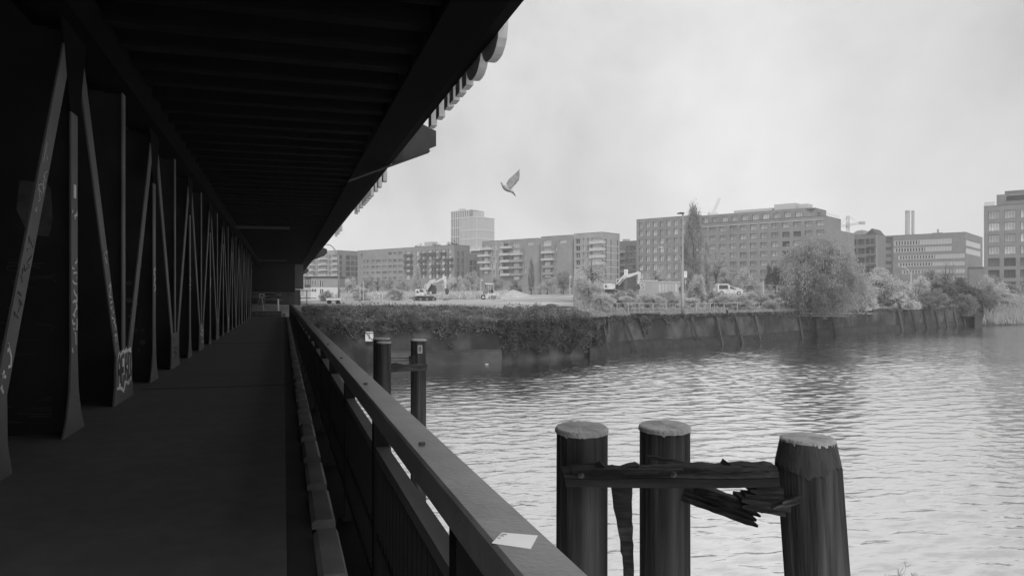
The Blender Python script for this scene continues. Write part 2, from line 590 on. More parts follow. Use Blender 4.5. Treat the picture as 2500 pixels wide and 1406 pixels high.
M_fender = mat('fender_timber', 0.055, rough=0.9, var=0.55, scale=3, stretch=(3, 3, 0.4), bump=0.02, bscale=8, rand=0.45)
for px, ln, w, lean, lab in fend:
    D = edgeD(px) - 0.75
    H = (ZQ - WATER) * ln
    b = MB()
    k = 7
    vs, fs = [], []
    for i in range(k):
        t = i / (k - 1)
        ww = w * (1 - 0.25 * (1 - t)) * rg.uniform(0.9, 1.1)
        ox = math.tan(math.radians(lean)) * H * (t - 1) * -1 * -1
        oy = -0.45 * (1 - t) + 0.28 * t
        z = ZQ + 0.05 - H * (1 - t) - (0 if ln < 1 else 0.4 * (1 - t))
        for a_, c_ in ((-.5, -.12), (.5, -.12), (.5, .12), (-.5, .12)):
            vs.append((ox + a_ * ww + rg.uniform(-.02, .02), oy + c_, z))
    for i in range(k - 1):
        for q in range(4):
            fs.append((i * 4 + q, i * 4 + (q + 1) % 4, (i + 1) * 4 + (q + 1) % 4, (i + 1) * 4 + q))
    fs += [(3, 2, 1, 0), tuple(range((k - 1) * 4, k * 4))]
    b.add(vs, fs)
    tag(b.build('timber_fender', M_fender, None, (*wxy(px, D), 0), -TH), lab, 'timber post', 'timber fenders along the quay wall')

# ---------------------------------------------------------------- bridge
XT = -2.36                                   # plane of the truss
bridge = thing('railway_bridge', 'dark steel railway bridge with truss, roofing the footway', 'bridge')
Y0, Y1 = -2.5, 150.0  # bridge cut short behind the camera so sun reaches the near handrail
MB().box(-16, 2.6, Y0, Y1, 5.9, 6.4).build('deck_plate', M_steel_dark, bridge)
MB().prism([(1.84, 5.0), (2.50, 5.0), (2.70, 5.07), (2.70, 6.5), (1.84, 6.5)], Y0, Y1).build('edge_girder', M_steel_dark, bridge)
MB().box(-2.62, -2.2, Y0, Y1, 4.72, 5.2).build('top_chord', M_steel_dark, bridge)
MB().box(-16.0, -3.8, Y0, Y1, -0.5, 6.0).build('inner_wall', mat('black_wall', 0.012, var=0.6, scale=0.9, rough=0.9), bridge)  # near-black all over with random mottling
bm_ = MB()
bm_.box(-2.2, 1.84, -0.13, 0.13, 5.10, 5.16).box(-2.2, 1.84, -0.02, 0.02, 5.16, 5.9)
beam = bm_.mesh('cross_beam', mat('beam_paint', 0.006, rough=0.9, var=0.3, scale=2, rand=0.25, spec=0.03))
y = 1.2
while y < 118:
    put('cross_beam', beam, bridge, (0, y, RNG.uniform(-0.006, 0.006)))
    y += 0.96
# two cross girders far along, their lit faces put into a paler colour
for px0, px1, py in ((556, 668, 553), (620, 682, 635)):
    D = F * 3.38 / (HZ - py)
    a, c = wxy(px0, D), wxy(px1, D)
    MB().box(-2.2, 0.3, a[1], a[1] + 0.35, 4.93, 5.04).build('lit_girder_face', mat('lit_girder_tone', 0.05), bridge)
# cantilever brackets carrying the outer edge
def bracket(y):
    b = MB()
    b.prism([(2.45, 4.93), (3.71, 5.45), (3.71, 5.52), (3.89, 5.6), (3.89, 6.0), (3.2, 6.3), (2.705, 6.0), (2.705, 5.05), (2.45, 4.98)], y - 0.015, y + 0.015)
    o = b.build('bracket', mat('bracket_paint', 0.045, rough=0.8, var=0.25, spec=0.2), bridge)
    MB().prism([(1.60, 4.56), (3.71, 5.43), (3.71, 5.448), (1.60, 4.578)], y - 0.16, y + 0.16).build('flange', MATS['bracket_paint'], o)
for y in (19.9, 72.5, 126):
    bracket(y)
# truss: posts at every node, diagonals fanning from the foot nodes
def strip(b, p, q, w, x0=XT - 0.09, x1=XT):
    (ya, za), (yb, zb) = p, q
    d = Vector((yb - ya, zb - za)).normalized()
    n_ = Vector((-d.y, d.x)) * w * 0.5
    b.prism([(ya + n_.x, za + n_.y), (ya - n_.x, za - n_.y), (yb - n_.x, zb - n_.y), (yb + n_.x, zb + n_.y)], x0, x1, 'x')
    return b
M_web = mat('truss_web_dark', 0.006, rough=0.75, var=0.6, scale=1.6, stain=0.9, sscale=0.8)  # very dark plates with random lighter blotches
ZT = 4.75
for k in range(-2, 10):
    yt, yb = 10.05 + 5.8 * k, 12.95 + 5.8 * k
    if yt < 2 or yt > 64:
        continue
    # post over a plain foot
    b = MB()
    b.prism([(yt - 0.48, 0.0), (yt + 0.48, 0.0), (yt + 0.30, 0.22), (yt + 0.19, 0.5), (yt + 0.14, 0.95), (yt + 0.14, ZT),
             (yt - 0.14, ZT), (yt - 0.14, 0.95), (yt - 0.19, 0.5), (yt - 0.30, 0.22)], XT - 0.02, XT, 'x')
    b.build('post', M_steel_mid, bridge)
    b = MB()
    b.prism([(yt - 0.55, ZT), (yt + 0.55, ZT), (yt + 0.22, 3.75), (yt - 0.22, 3.75)], XT - 0.018, XT + 0.004, 'x')
    b.build('top_gusset', M_steel_dark, bridge)  # dark tone stands for the shade at the post tops
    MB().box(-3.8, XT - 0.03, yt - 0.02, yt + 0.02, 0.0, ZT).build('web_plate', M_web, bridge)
    if yb < 62:
        b = MB()
        b.prism([(yb - 0.74, 0.0), (yb + 0.74, 0.0), (yb + 0.62, 0.28), (yb + 0.60, 0.78), (yb - 0.60, 0.78), (yb - 0.62, 0.28)], XT - 0.02, XT + 0.006, 'x')
        b.build('foot_gusset', M_steel_mid, bridge)
        b = strip(MB(), (yb, 0.5), (yb, ZT), 0.22, XT - 0.02, XT)
        b.build('post', M_steel_mid, bridge)
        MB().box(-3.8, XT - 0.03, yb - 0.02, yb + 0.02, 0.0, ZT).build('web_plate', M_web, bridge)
    for sgn in (-1, 1):
        yf = yt + sgn * 2.9
        b = strip(MB(), (yf - sgn * 0.36, 0.55), (yt + sgn * 0.12, ZT), 0.27, XT - 0.018, XT + 0.002)
        if 0 < yf < 64:
            b.build('diagonal', M_steel_mid, bridge)

# graffiti painted on posts, gusset and webs: flat strokes
M_tag = mat('pale_spray_paint', 0.6, rough=0.7, var=0.35, scale=6)
M_tagd = mat('dark_spray_paint', 0.06, rough=0.7, var=0.3)
M_tagf = mat('faint_spray_paint', 0.05, rough=0.8, var=0.5, scale=4)
ON_X = (Vector((0, 1, 0)), Vector((0, 0, 1)), Vector((1, 0, 0)))
def strokes(b, lines, o, w, ax=ON_X, t=0.004):
    for ln in lines:
        b.ribbon(ln, w, o, ax[0], ax[1], ax[2], t)
    return b
yb = 12.95
# the big tag on the near foot gusset: pale outline, dark block letters
b = MB()
o = Vector((XT + 0.006, yb, 0))
out_ = [(-0.56, 0.22), (-0.57, 0.6), (-0.42, 0.78), (-0.3, 0.74), (-0.1, 0.8), (0.02, 0.76), (0.12, 0.82), (0.2, 0.76), (0.5, 0.8), (0.55, 0.5), (0.52, 0.28), (0.3, 0.2), (0.1, 0.26), (-0.06, 0.12), (-0.3, 0.2)]
b.add([o + Vector((0.003, p_[0], p_[1])) for p_ in out_], [tuple(range(len(out_)))])
b.build('graffiti', M_tag, bridge)
b = MB()
o2 = o + Vector((0.004, 0, 0))
letters = [[(-0.5, 0.26), (-0.5, 0.6), (-0.38, 0.7), (-0.34, 0.6), (-0.34, 0.3)], [(-0.5, 0.47), (-0.34, 0.47)],
           [(-0.24, 0.24), (-0.24, 0.68), (-0.06, 0.7)], [(-0.24, 0.48), (-0.08, 0.48)], [(-0.12, 0.2), (-0.08, 0.4)],
           [(0.04, 0.3), (0.04, 0.7), (0.16, 0.7), (0.18, 0.56), (0.06, 0.5), (0.2, 0.42), (0.18, 0.28)],
           [(0.3, 0.3), (0.3, 0.72), (0.44, 0.68), (0.46, 0.36), (0.3, 0.3)]]
strokes(b, letters, o2, 0.10)
b.build('graffiti', M_tagd, bridge)
def scrawl(seed, n, w, h):
    r_ = random.Random(seed)
    res, z = [], 0.0
    for i in range(n):
        x = r_.uniform(-w, w)
        ln = [(x, z)]
        for j in range(r_.randint(2, 4)):
            x = max(-w, min(w, x + r_.uniform(-1, 1) * w * 1.6))
            z += r_.uniform(-0.25, 0.75) * h / n
            ln.append((x, z))
        res.append(ln)
        z = h * (i + 1) / n
    return res
yt = 10.05
for seed, z0, h, n_, w in ((1, 0.95, 0.75, 9, 0.026), (2, 1.75, 0.3, 5, 0.02), (5, 2.52, 0.12, 2, 0.03)):
    strokes(MB(), scrawl(seed, n_, 0.10, h), Vector((XT + 0.001, yt, z0)), w).build('graffiti', M_tag, bridge)
b = MB().box(XT, XT + 0.004, yt - 0.04, yt + 0.06, 2.76, 2.92)
b.build('sticker', M_tag, bridge)
def on_diag(y0, z0, y1, z1):
    d = Vector((0, y1 - y0, z1 - z0)).normalized()
    return (Vector((0, d.z, -d.y)), d, Vector((1, 0, 0)))
# first wide diagonal and the one falling to the tagged gusset
p0, p1 = (7.15 + 0.36, 0.55), (10.05 - 0.12, ZT)
ax = on_diag(*p0, *p1)
for seed, t0, h, n_, w, mm in ((7, 0.06, 0.42, 4, 0.03, M_tag), (8, 0.2, 0.9, 10, 0.008, M_tagd), (9, 0.45, 0.8, 7, 0.007, M_light)):
    o = Vector((XT + 0.004, p0[0] + (p1[0] - p0[0]) * t0, p0[1] + (p1[1] - p0[1]) * t0))
    strokes(MB(), scrawl(seed, n_, 0.08, h), o, w, ax).build('graffiti', mm, bridge)
p0, p1 = (12.95 - 0.36, 0.55), (10.05 + 0.12, ZT)
ax = on_diag(*p0, *p1)
for seed, t0, h, n_, w in ((11, 0.09, 1.0, 12, 0.022), (12, 0.36, 0.25, 4, 0.03)):
    o = Vector((XT + 0.004, p0[0] + (p1[0] - p0[0]) * t0, p0[1] + (p1[1] - p0[1]) * t0))
    strokes(MB(), scrawl(seed, n_, 0.08, h), o, w, ax).build('graffiti', M_tag, bridge)
for k in range(1, 6):
    yy = 12.95 + 5.8 * k
    strokes(MB(), scrawl(20 + k, 6, 0.4, 0.5), Vector((XT + 0.007, yy, 0.2)), 0.03).build('graffiti', M_tag if k in (2, 4) else M_tagf, bridge)
    strokes(MB(), scrawl(40 + k, 4, 0.09, 0.4), Vector((XT + 0.001, yy - 2.9, 1.6 + 0.1 * k)), 0.05).build('graffiti', M_light, bridge)
# faint scribbles and a poster remnant on the web facing us
AY = (Vector((1, 0, 0)), Vector((0, 0, 1)), Vector((0, -1, 0)))
for seed, x0, z0, wd, h, n_, w in ((31, -2.85, 0.15, 0.26, 0.3, 5, 0.012), (32, -2.85, 0.7, 0.3, 0.9, 9, 0.008), (33, -2.8, 1.7, 0.25, 0.35, 6, 0.008)):
    strokes(MB(), scrawl(seed, n_, wd, h), Vector((x0, 10.05 - 0.021, z0)), w, AY).build('graffiti', M_tagf, bridge)
b = MB().prism([(-2.83, 2.32), (-2.62, 2.3), (-2.58, 2.5), (-2.6, 2.86), (-2.66, 2.93), (-2.92, 2.94), (-2.95, 2.6)], 10.05 - 0.027, 10.05 - 0.0205)
b.build('poster_scrap', mat('poster_remnant', 0.06, var=0.6, scale=6), bridge)
for k in range(14):
    r_ = random.Random(60 + k)
    ang = [i * 2 * math.pi / 10 for i in range(10)]
    cx, cz, rr = -2.68 + r_.uniform(-.14, .14), r_.uniform(0.4, 2.3), r_.uniform(0.015, 0.05)
    b = MB().prism([(cx + rr * math.cos(a_), cz + rr * math.sin(a_)) for a_ in ang], 15.85 - 0.026, 15.85 - 0.0205)
    b.build('paint_blot', M_tagf, bridge)

# boxes and drums hung on the outer edge of the bridge
M_boxg = mat('box_grey', 0.85, rough=0.6, var=0.15, scale=4, stain=-0.2, sscale=3)
bx = MB().box(0, 0.115, 0, 0.30, 0, 0.62)
bx_me = bx.mesh('casing', M_boxg)
box_at = [(517, 'first'), (498, 'second'), (480, 'third'), (464, 'fourth'), (440, 'fifth'), (418, 'sixth')]
def edge_y(H, dy, a):
    D = F * H / dy
    return (D - a * ST) / CT
for dy, w in box_at:
    y = edge_y(3.29, dy, 2.72)
    t = thing('cable_box', w + ' pale box on the bridge edge, counted from the two round drums', 'box', (2.72, y, CZ + 3.29), 0, 'boxes hung along the bridge edge')
    put('casing', bx_me, t)
    MB().box(0.01, 0.105, 0.02, 0.28, 0.62, 0.66).build('lid', M_dark, t)
    MB().box(-0.05, 0.0, 0.11, 0.19, 0.2, 0.26).build('mounting_arm', M_dark, t)
far_dy = [282, 268, 258, 246, 240, 234, 229, 224, 217, 208, 203, 160, 153, 147]
far_w = ['pale box just below the cantilever bracket on the bridge edge', 'second box below the cantilever bracket on the bridge edge', 'third box below the cantilever bracket on the bridge edge', 'fourth box below the cantilever bracket on the bridge edge',
         'fifth box below the cantilever bracket on the bridge edge', 'sixth box below the cantilever bracket on the bridge edge', 'seventh box below the cantilever bracket on the bridge edge', 'eighth box below the cantilever bracket on the bridge edge',
         'ninth box below the cantilever bracket on the bridge edge', 'tenth box below the cantilever bracket on the bridge edge', 'last box of the long row below the cantilever bracket',
         'nearest of three small boxes far along the bridge edge', 'middle of three small boxes far along the bridge edge', 'farthest of three small boxes far along the bridge edge']
for dy, lab in zip(far_dy, far_w):
    y = edge_y(3.29, dy, 2.72)
    t = thing('cable_box', lab, 'box', (2.72, y, CZ + 3.29), 0, 'boxes hung along the bridge edge')
    put('casing', bx_me, t)
def drum(y0, lab):
    t = thing('drum_housing', lab, 'housing', (2.72, y0, CZ + 3.26), 0, 'round housings on the bridge edge')
    prof = [(0.0, 0.42), (0.01, 0.30), (0.06, 0.17), (0.15, 0.08), (0.27, 0.02), (0.40, 0.0), (0.56, 0.0), (0.70, 0.03), (0.82, 0.10), (0.9, 0.2), (0.95, 0.32), (0.96, 0.42)]
    MB().prism(prof, 0, 0.125, 'x').build('casing', M_boxg, t)
    MB().box(-0.03, -0.002, 0.3, 0.36, 0.3, 0.42).build('catch', M_light, t)
    for yy in (0.1, 0.5):
        MB().box(0.1251, 0.13, yy, yy + 0.03, 0.2, 0.23).build('bolt', M_dark, t)
drum(9.6, 'larger round-bellied pale drum on the bridge edge, nearest the top of the picture')
drum(10.55, 'darker round-bellied drum between the first drum and the boxes')

# pier and abutment at the far end of the footway
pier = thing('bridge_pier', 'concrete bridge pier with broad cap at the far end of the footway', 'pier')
MB().box(1.14, 2.02, 83, 86, 2.4, 5.0).build('lit_cap_end', mat('pier_concrete', 0.14, var=0.2, scale=0.6, stain=-0.3, sscale=0.3), pier)  # lit right end of the cap, split off from its darkened part
MB().box(-3.4, 1.139, 83.1, 86, 2.1, 5.0).build('pier_cap', mat('pier_shaded', 0.006, var=0.4, scale=0.6), pier)  # same cap under the deck, shade put into a near-black colour
MB().box(1.1, 1.75, 83.5, 85.5, -1.0, 2.35).build('column', mat('pier_concrete_dark', 0.12, var=0.3), pier)
MB().box(-2.6, -1.9, 83.5, 85.5, -1.0, 2.35).build('column', MATS['pier_concrete_dark'], pier)
endw = thing('end_wall', 'low graffitied concrete wall closing the far end of the footway', 'wall')
MB().box(-3.8, -0.15, 64.5, 64.9, -0.4, 0.42).build('wall_body', mat('end_concrete', 0.12, var=0.4, scale=2), endw)
for x_, z_ in ((-2.0, 0.02), (-1.6, 0.0), (-1.2, 0.03), (-0.8, 0.0), (-0.45, 0.02)):
    strokes(MB(), [[(x_ + q_[0], z_ + q_[1]) for q_ in ((-.1, .1), (-.05, .3), (.05, .12), (.1, .3))]], Vector((0, 64.499, 0)), 0.06, AY).build('graffiti', mat('dull_spray_paint', 0.22, var=0.4), endw)
back = thing('abutment_wall', 'dark abutment wall under the bridge beyond the footway', 'wall')
MB().box(-12, 1.3, 92, 94, -1, 5.6).build('wall_body', mat('abutment_concrete', 0.05, var=0.6, scale=0.7, stain=0.9), back)
for ln_ in scrawl(77, 14, 1.6, 1.6):
    strokes(MB(), [ln_], Vector((-1.8, 91.99, 1.2)), 0.09, AY).build('graffiti', MATS['dull_spray_paint'], back)
sp = thing('road_sign', 'leaning signpost with a rectangular plate at the far end under the bridge', 'sign', (*wxy(646, 62.5), 0.0), -TH)
MB().tube([(0, 0, 0), (-0.22, 0, 1.55)], 0.035).build('post', M_light, sp)
MB().box(-0.45, -0.02, -0.03, 0.0, 1.5, 1.85).build('plate', M_light, sp)
MB().box(-0.33, -0.12, -0.034, -0.031, 1.6, 1.74).build('plate_mark', M_dark, sp)
wpst = thing('white_post', 'white painted post at the far right end of the footway', 'post', (*wxy(679, 63.5), 0.0), -TH)
MB().tube([(0, 0, 0), (0, 0, 1.4)], [0.1, 0.07]).build('shaft', M_white, wpst)
MB().box(-0.16, 0.16, -0.16, 0.16, 0, 0.3).build('foot', M_white, wpst)
mk = thing('marker_board', 'small white marker board beside the railing at the far end of the footway', 'board', (*wxy(693, 59.5), 0.02), -TH)
MB().prism([(-0.14, 0.26), (0.15, 0.26), (0.12, 0.08), (0.02, 0.0), (-0.06, 0.02)], -0.03, 0.03).build('panel', M_white, mk)
MB().prism([(-0.03, 0.12), (0.05, 0.12), (0.05, 0.19), (-0.03, 0.19)], -0.035, -0.0305).build('spot', M_dark, mk)

# ---------------------------------------------------------------- footway, kerb, railing
fw = structure(MB().box(-3.8, 0.02, -8.0, 64.4, -0.3, 0.0).build('walkway', M_asphalt))
MB().box(0.021, 0.19, -8.0, 64.4, -0.3, -0.035).build('shaded_recess', M_black, fw)  # recess by the kerb, its shadow put into the black colour
for yy in (14.3, 27.6, 57.5):
    MB().box(XT + 0.02, 0.12, yy, yy + 0.14, 0.001, 0.004).build('expansion_joint', M_black, fw)
kerb = thing('kerb', 'row of worn pale kerb stones along the foot of the railing', 'kerb')
MB().box(0.191, 0.60, -8.0, 64.4, -0.5, -0.05).build('edge_beam', M_steel_dark, kerb)
y, i = 1.05, 0
while y < 62:
    ln = 1.12
    r_ = random.Random(int(y * 100))
    j = [r_.uniform(-.012, .012) for _ in range(8)]
    b = MB().prism([(0.192, -0.045), (0.192, 0.0 + j[0]), (0.22, 0.02 + j[1]), (0.335 + j[2], 0.02 + j[1]), (0.355, 0.0), (0.355, -0.045)], 0.0, ln - 0.24 + j[3])
    b.build('kerb_stone', M_conc, kerb, (0, y, 0))
    y += ln
rail = thing('railing', 'long grey steel railing with broad flat handrail between footway and river', 'railing')
b = MB()
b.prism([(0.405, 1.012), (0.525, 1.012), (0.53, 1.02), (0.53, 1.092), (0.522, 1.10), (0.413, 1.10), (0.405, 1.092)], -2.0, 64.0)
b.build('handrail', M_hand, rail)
MB().box(0.44, 0.50, -2.0, 64, 0.80, 0.85).build('middle_rail', mat('middle_rail_lit_paint', 0.08, rough=0.6, var=0.2, scale=3, spec=0.2), rail)  # paler tone stands for light on the upper face of this rail
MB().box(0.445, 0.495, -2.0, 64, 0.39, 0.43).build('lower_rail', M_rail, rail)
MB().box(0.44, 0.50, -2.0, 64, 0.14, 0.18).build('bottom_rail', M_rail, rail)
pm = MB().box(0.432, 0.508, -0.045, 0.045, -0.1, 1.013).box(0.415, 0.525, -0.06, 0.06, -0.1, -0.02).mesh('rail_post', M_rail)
y = 0.10
while y < 63.5:
    put('rail_post', pm, rail, (0, y, 0))
    y += 1.88
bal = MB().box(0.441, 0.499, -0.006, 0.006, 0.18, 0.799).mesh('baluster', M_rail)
y, cnt = 0.2, 0
rest = MB()
while y < 63:
    if cnt < 290:
        put('baluster', bal, rail, (0, y, 0))
    else:
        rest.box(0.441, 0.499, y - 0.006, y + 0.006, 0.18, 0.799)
    cnt += 1
    y += 0.10
stuff(rest.build('far_balusters', M_rail, rail))
for y in (2.55, 4.4, 6.3, 8.2):
    MB().tube([(0.45, y, 1.10), (0.45, y, 1.106)], 0.012, 10).build('bolt_head', M_dark, rail)
# paper sticker on the handrail
q = []
for px, py in ((1201, 1324), (1225, 1299), (1313, 1306), (1296, 1338)):
    D = F * 0.4985 / (py - HZ)
    q.append(Vector((*wxy(px, D), 1.1015)))
b = MB()
b.add(q + [v_ - Vector((0, 0, 0.0012)) for v_ in q], [(3, 2, 1, 0), (0, 1, 5, 4), (1, 2, 6, 5), (2, 3, 7, 6), (3, 0, 4, 7)])
st = thing('sticker', 'weathered white paper sticker on the near end of the handrail', 'sticker')
b.build('paper', mat('paper', 0.93, var=0.04, scale=25, rough=0.3, spec=0.6), st)
c0 = q[1] * 0.8 + q[0] * 0.2
dx, dy_ = (q[2] - q[1]), (q[0] - q[1])
b = MB()
for r0, ln in ((0.12, 0.16), (0.28, 0.12), (0.5, 0.08)):
    a_ = q[1] + dy_ * r0 + dx * 0.03 + Vector((0, 0, 0.0004))
    b.add([a_, a_ + dx * ln, a_ + dx * ln + dy_ * 0.09, a_ + dy_ * 0.09], [(0, 1, 2, 3)])
b.build('print', M_grey, st)

# ---------------------------------------------------------------- mooring piles
def pile(px, D, r, py_top, label, lean=(0, 0), chamfer=False, tilt=4.0, seed=1, group=None, rod=0.0):
    x, y = wxy(px, D)
    zt = zof(py_top, D)
    t = thing('mooring_pile', label, 'pile', (x, y, WATER), -TH, group)
    H = zt - WATER
    r_ = random.Random(seed)
    n_, lv = 84, 26
    groove = [1 + r_.gauss(0, 0.006) for _ in range(n_)]
    for _ in range(6):
        groove[r_.randrange(n_)] = 0.955
    ph = [r_.uniform(0, 6.28) for _ in range(8)]
    vs, fs = [], []
    zs = [-1.2 + (H + 1.2) * (i / (lv - 1)) ** 0.8 for i in range(lv)]
    for z in zs:
        for k in range(n_):
            a = 2 * math.pi * k / n_
            rr = r * (1 + 0.012 * math.sin(3 * a + ph[0] + z * 0.4) + 0.01 * math.sin(7 * a + ph[1]) + 0.012 * math.sin(a + ph[2] + z * 1.1))
            rr *= 1 + 0.02 * (H - z) / max(H, 1)
            if chamfer and z > H - 0.15:
                rr *= 1 - 0.19 * (z - (H - 0.15)) / 0.15
            crack = abs((a - ph[3] + math.pi) % (2 * math.pi) - math.pi)
            rr *= groove[k]
            if crack < 0.045:
                rr *= 0.9
            vs.append((rr * math.cos(a) + lean[0] * (z - H), rr * math.sin(a) + lean[1] * (z - H), z - math.tan(math.radians(tilt)) * 0.0))
    for i in range(lv - 1):
        for k in range(n_):
            fs.append((i * n_ + k, i * n_ + (k + 1) % n_, (i + 1) * n_ + (k + 1) % n_, (i + 1) * n_ + k))
    tl = math.tan(math.radians(tilt))
    for k in range(n_):                      # saw cut slopes a little towards us
        i = (lv - 1) * n_ + k
        v_ = vs[i]
        vs[i] = (v_[0], v_[1], v_[2] + v_[1] * tl)
    b = MB()
    b.add(vs, fs)
    b.build('shaft', M_wood, t, smooth=True)
    # sheet-metal lid, folded raggedly over the rim
    rc = r * (0.83 if chamfer else 1.0) * 1.035
    vs, fs = [(0, 0, H + 0.022)], []
    rings = [(0.5, 0.022), (0.93, 0.020), (1.0, 0.010), (1.01, -0.016)]
    for ri, (q_, z) in enumerate(rings):
        for k in range(n_):
            a = 2 * math.pi * k / n_
            rr = rc * q_ * (1 + (r_.uniform(-.018, .018) if ri >= 2 else 0))
            zz = H + z + rr * math.sin(a) * tl + (r_.uniform(-.003, .002) - (0.014 if r_.random() < 0.025 else 0) if ri == 3 else r_.uniform(-.003, .003))
            vs.append((rr * math.cos(a), rr * math.sin(a), zz))
    fs += [(0, 1 + k, 1 + (k + 1) % n_) for k in range(n_)]
    for i in range(3):
        for k in range(n_):
            fs.append((1 + i * n_ + k, 1 + (i + 1) * n_ + k, 1 + (i + 1) * n_ + (k + 1) % n_, 1 + i * n_ + (k + 1) % n_))
    b = MB()
    b.add(vs, fs)
    b.build('lid', M_woodcap, t)
    if chamfer:                              # ragged tar-paper skirt below the lid
        vs, fs = [], []
        for k in range(n_):
            a = 2 * math.pi * k / n_
            vs.append((rc * 1.005 * math.cos(a), rc * 1.005 * math.sin(a), H + 0.0 + rc * math.sin(a) * tl))
        for k in range(n_):
            a = 2 * math.pi * k / n_
            vs.append((r * 1.012 * math.cos(a), r * 1.012 * math.sin(a), H - 0.145))
        for k in range(n_):
            a = 2 * math.pi * k / n_
            vs.append((r * 1.02 * math.cos(a), r * 1.02 * math.sin(a), H - 0.17 - 0.03 * math.sin(3 * a + 1) - r_.uniform(0, 0.025)))
        for i in range(2):
            for k in range(n_):
                fs.append((i * n_ + k, (i + 1) * n_ + k, (i + 1) * n_ + (k + 1) % n_, i * n_ + (k + 1) % n_))
        b = MB()
        b.add(vs, fs)
        b.build('skirt', mat('tar_paper', 0.05, var=0.5, scale=7, bump=0.01, bscale=20, stretch=(2, 2, 0.5)), t)
    return t
G_near = 'three thick piles beside the railing'
pa = pile(1420, 5.9, 0.198, 1048, 'thick timber pile nearest the railing, with pale round lid', tilt=4.5, seed=4, group=G_near)
pb = pile(1623, 6.1, 0.199, 1043, 'middle one of the three thick timber piles, pale round lid', tilt=3.5, seed=9, group=G_near)
pc = pile(1972, 5.1, 0.207, 1074, 'leaning thick pile with tapered head and torn skirt, right of the broken beam', lean=(-0.072, 0.0), chamfer=True, tilt=1.5, seed=15, group=G_near)
# notch in the first pile
nb_ = MB().box(-0.05, 0.10, -0.205, -0.15, -0.30, -0.20)
nb_.build('notch', M_black, pa, (0, 0, zof(1048, 5.9) - WATER - 0.02))
def slab(name, pts, D0, D1, th, label, cat, m_, seed=1, group=None, jag=0.0, sub=1):
    """thick piece of timber: outline in the view, real depth along it"""
    r_ = random.Random(seed)
    px = [p_[0] for p_ in pts]
    lo, hi = min(px), max(px)
    P = []
    for i, p_ in enumerate(pts):
        q_ = pts[(i + 1) % len(pts)]
        L = math.hypot(q_[0] - p_[0], q_[1] - p_[1])
        k = max(1, int(L / 14)) if jag else 1
        for j in range(k):
            f_ = j / k
            jj = jag if 0 < j else jag * 0.3
            P.append((p_[0] + (q_[0] - p_[0]) * f_ + r_.uniform(-jj, jj), p_[1] + (q_[1] - p_[1]) * f_ + r_.uniform(-jj, jj)))
    c = wp(sum(px) / len(px), sum(p_[1] for p_ in pts) / len(pts), (D0 + D1) / 2)
    fr, bk = [], []
    for a, b_ in P:
        D = D0 + (D1 - D0) * (a - lo) / (hi - lo)
        v_ = wp(a, b_, D)
        d_ = Vector((ST, CT, 0)) * th
        fr.append(v_ - c)
        bk.append(v_ - c + d_ * r_.uniform(0.9, 1.05))
    k = len(P)
    b = MB()
    b.add(fr + bk, [tuple(range(k - 1, -1, -1)), tuple(range(k, 2 * k))] + [(i, (i + 1) % k, k + (i + 1) % k, k + i) for i in range(k)])
    return tag(b.build(name, m_, None, c), label, cat, group)
beam_o = thing('cross_timber', 'rotten horizontal beam bolted across the three thick piles', 'beam')
def part_slab(name, pts, D0, D1, th, m_, parent, seed=1, jag=0.0):
    o = slab(name, pts, D0, D1, th, '', '', m_, seed, None, jag)
    for k_ in ('label', 'category'):
        del o[k_]
    o.parent = parent
    return o
part_slab('beam_top', [(1372, 1148), (1400, 1143), (1455, 1144), (1470, 1133), (1482, 1145), (1520, 1146), (1558, 1137), (1572, 1145), (1640, 1141), (1700, 1139), (1772, 1140), (1778, 1129), (1790, 1139), (1842, 1137), (1898, 1138), (1900, 1149), (1800, 1153), (1640, 1150), (1500, 1154), (1376, 1156)],
          5.54, 5.02, 0.14, M_rotten, beam_o, 5, jag=2.2)
part_slab('beam_middle', [(1376, 1157), (1500, 1155), (1640, 1151.5), (1800, 1154), (1902, 1150.5), (1903, 1166), (1760, 1169), (1600, 1165), (1480, 1170), (1378, 1167)],
          5.52, 5.0, 0.15, M_rotten, beam_o, 55, jag=0.9)
part_slab('beam_board', [(1379, 1168.5), (1480, 1171.5), (1600, 1166.5), (1760, 1170.5), (1904, 1167.5), (1906, 1187), (1800, 1191), (1560, 1191), (1382, 1188)],
          5.515, 4.995, 0.15, mat('board_timber', 0.035, rough=0.85, var=0.5, scale=6, bump=0.01, bscale=18, stretch=(0.2, 0.2, 3), spec=0.2), beam_o, 56, jag=0.5)
part_slab('splinter', [(1580, 1112), (1600, 1114), (1650, 1122), (1716, 1136), (1700, 1141), (1640, 1131), (1583, 1119)], 5.62, 5.55, 0.03, M_rotten, beam_o, 6, jag=1.0)
part_slab('splinter', [(1488, 1139), (1495, 1137), (1528, 1144), (1500, 1148)], 5.6, 5.58, 0.05, M_rotten, beam_o, 7, jag=1.0)
for px, py, D in ((1419, 1160, 5.44), (1645, 1158, 5.22)):
    c_ = wp(px, py, D)
    b = MB().tube([(0, 0.06, 0), (0, -0.012, 0)], 0.022, 10).tube([(0, -0.012, 0), (0, -0.03, 0)], 0.011, 6)
    b.build('bolt', mat('rusty_iron', 0.06, var=0.5, rough=0.6), beam_o, c_, -TH)
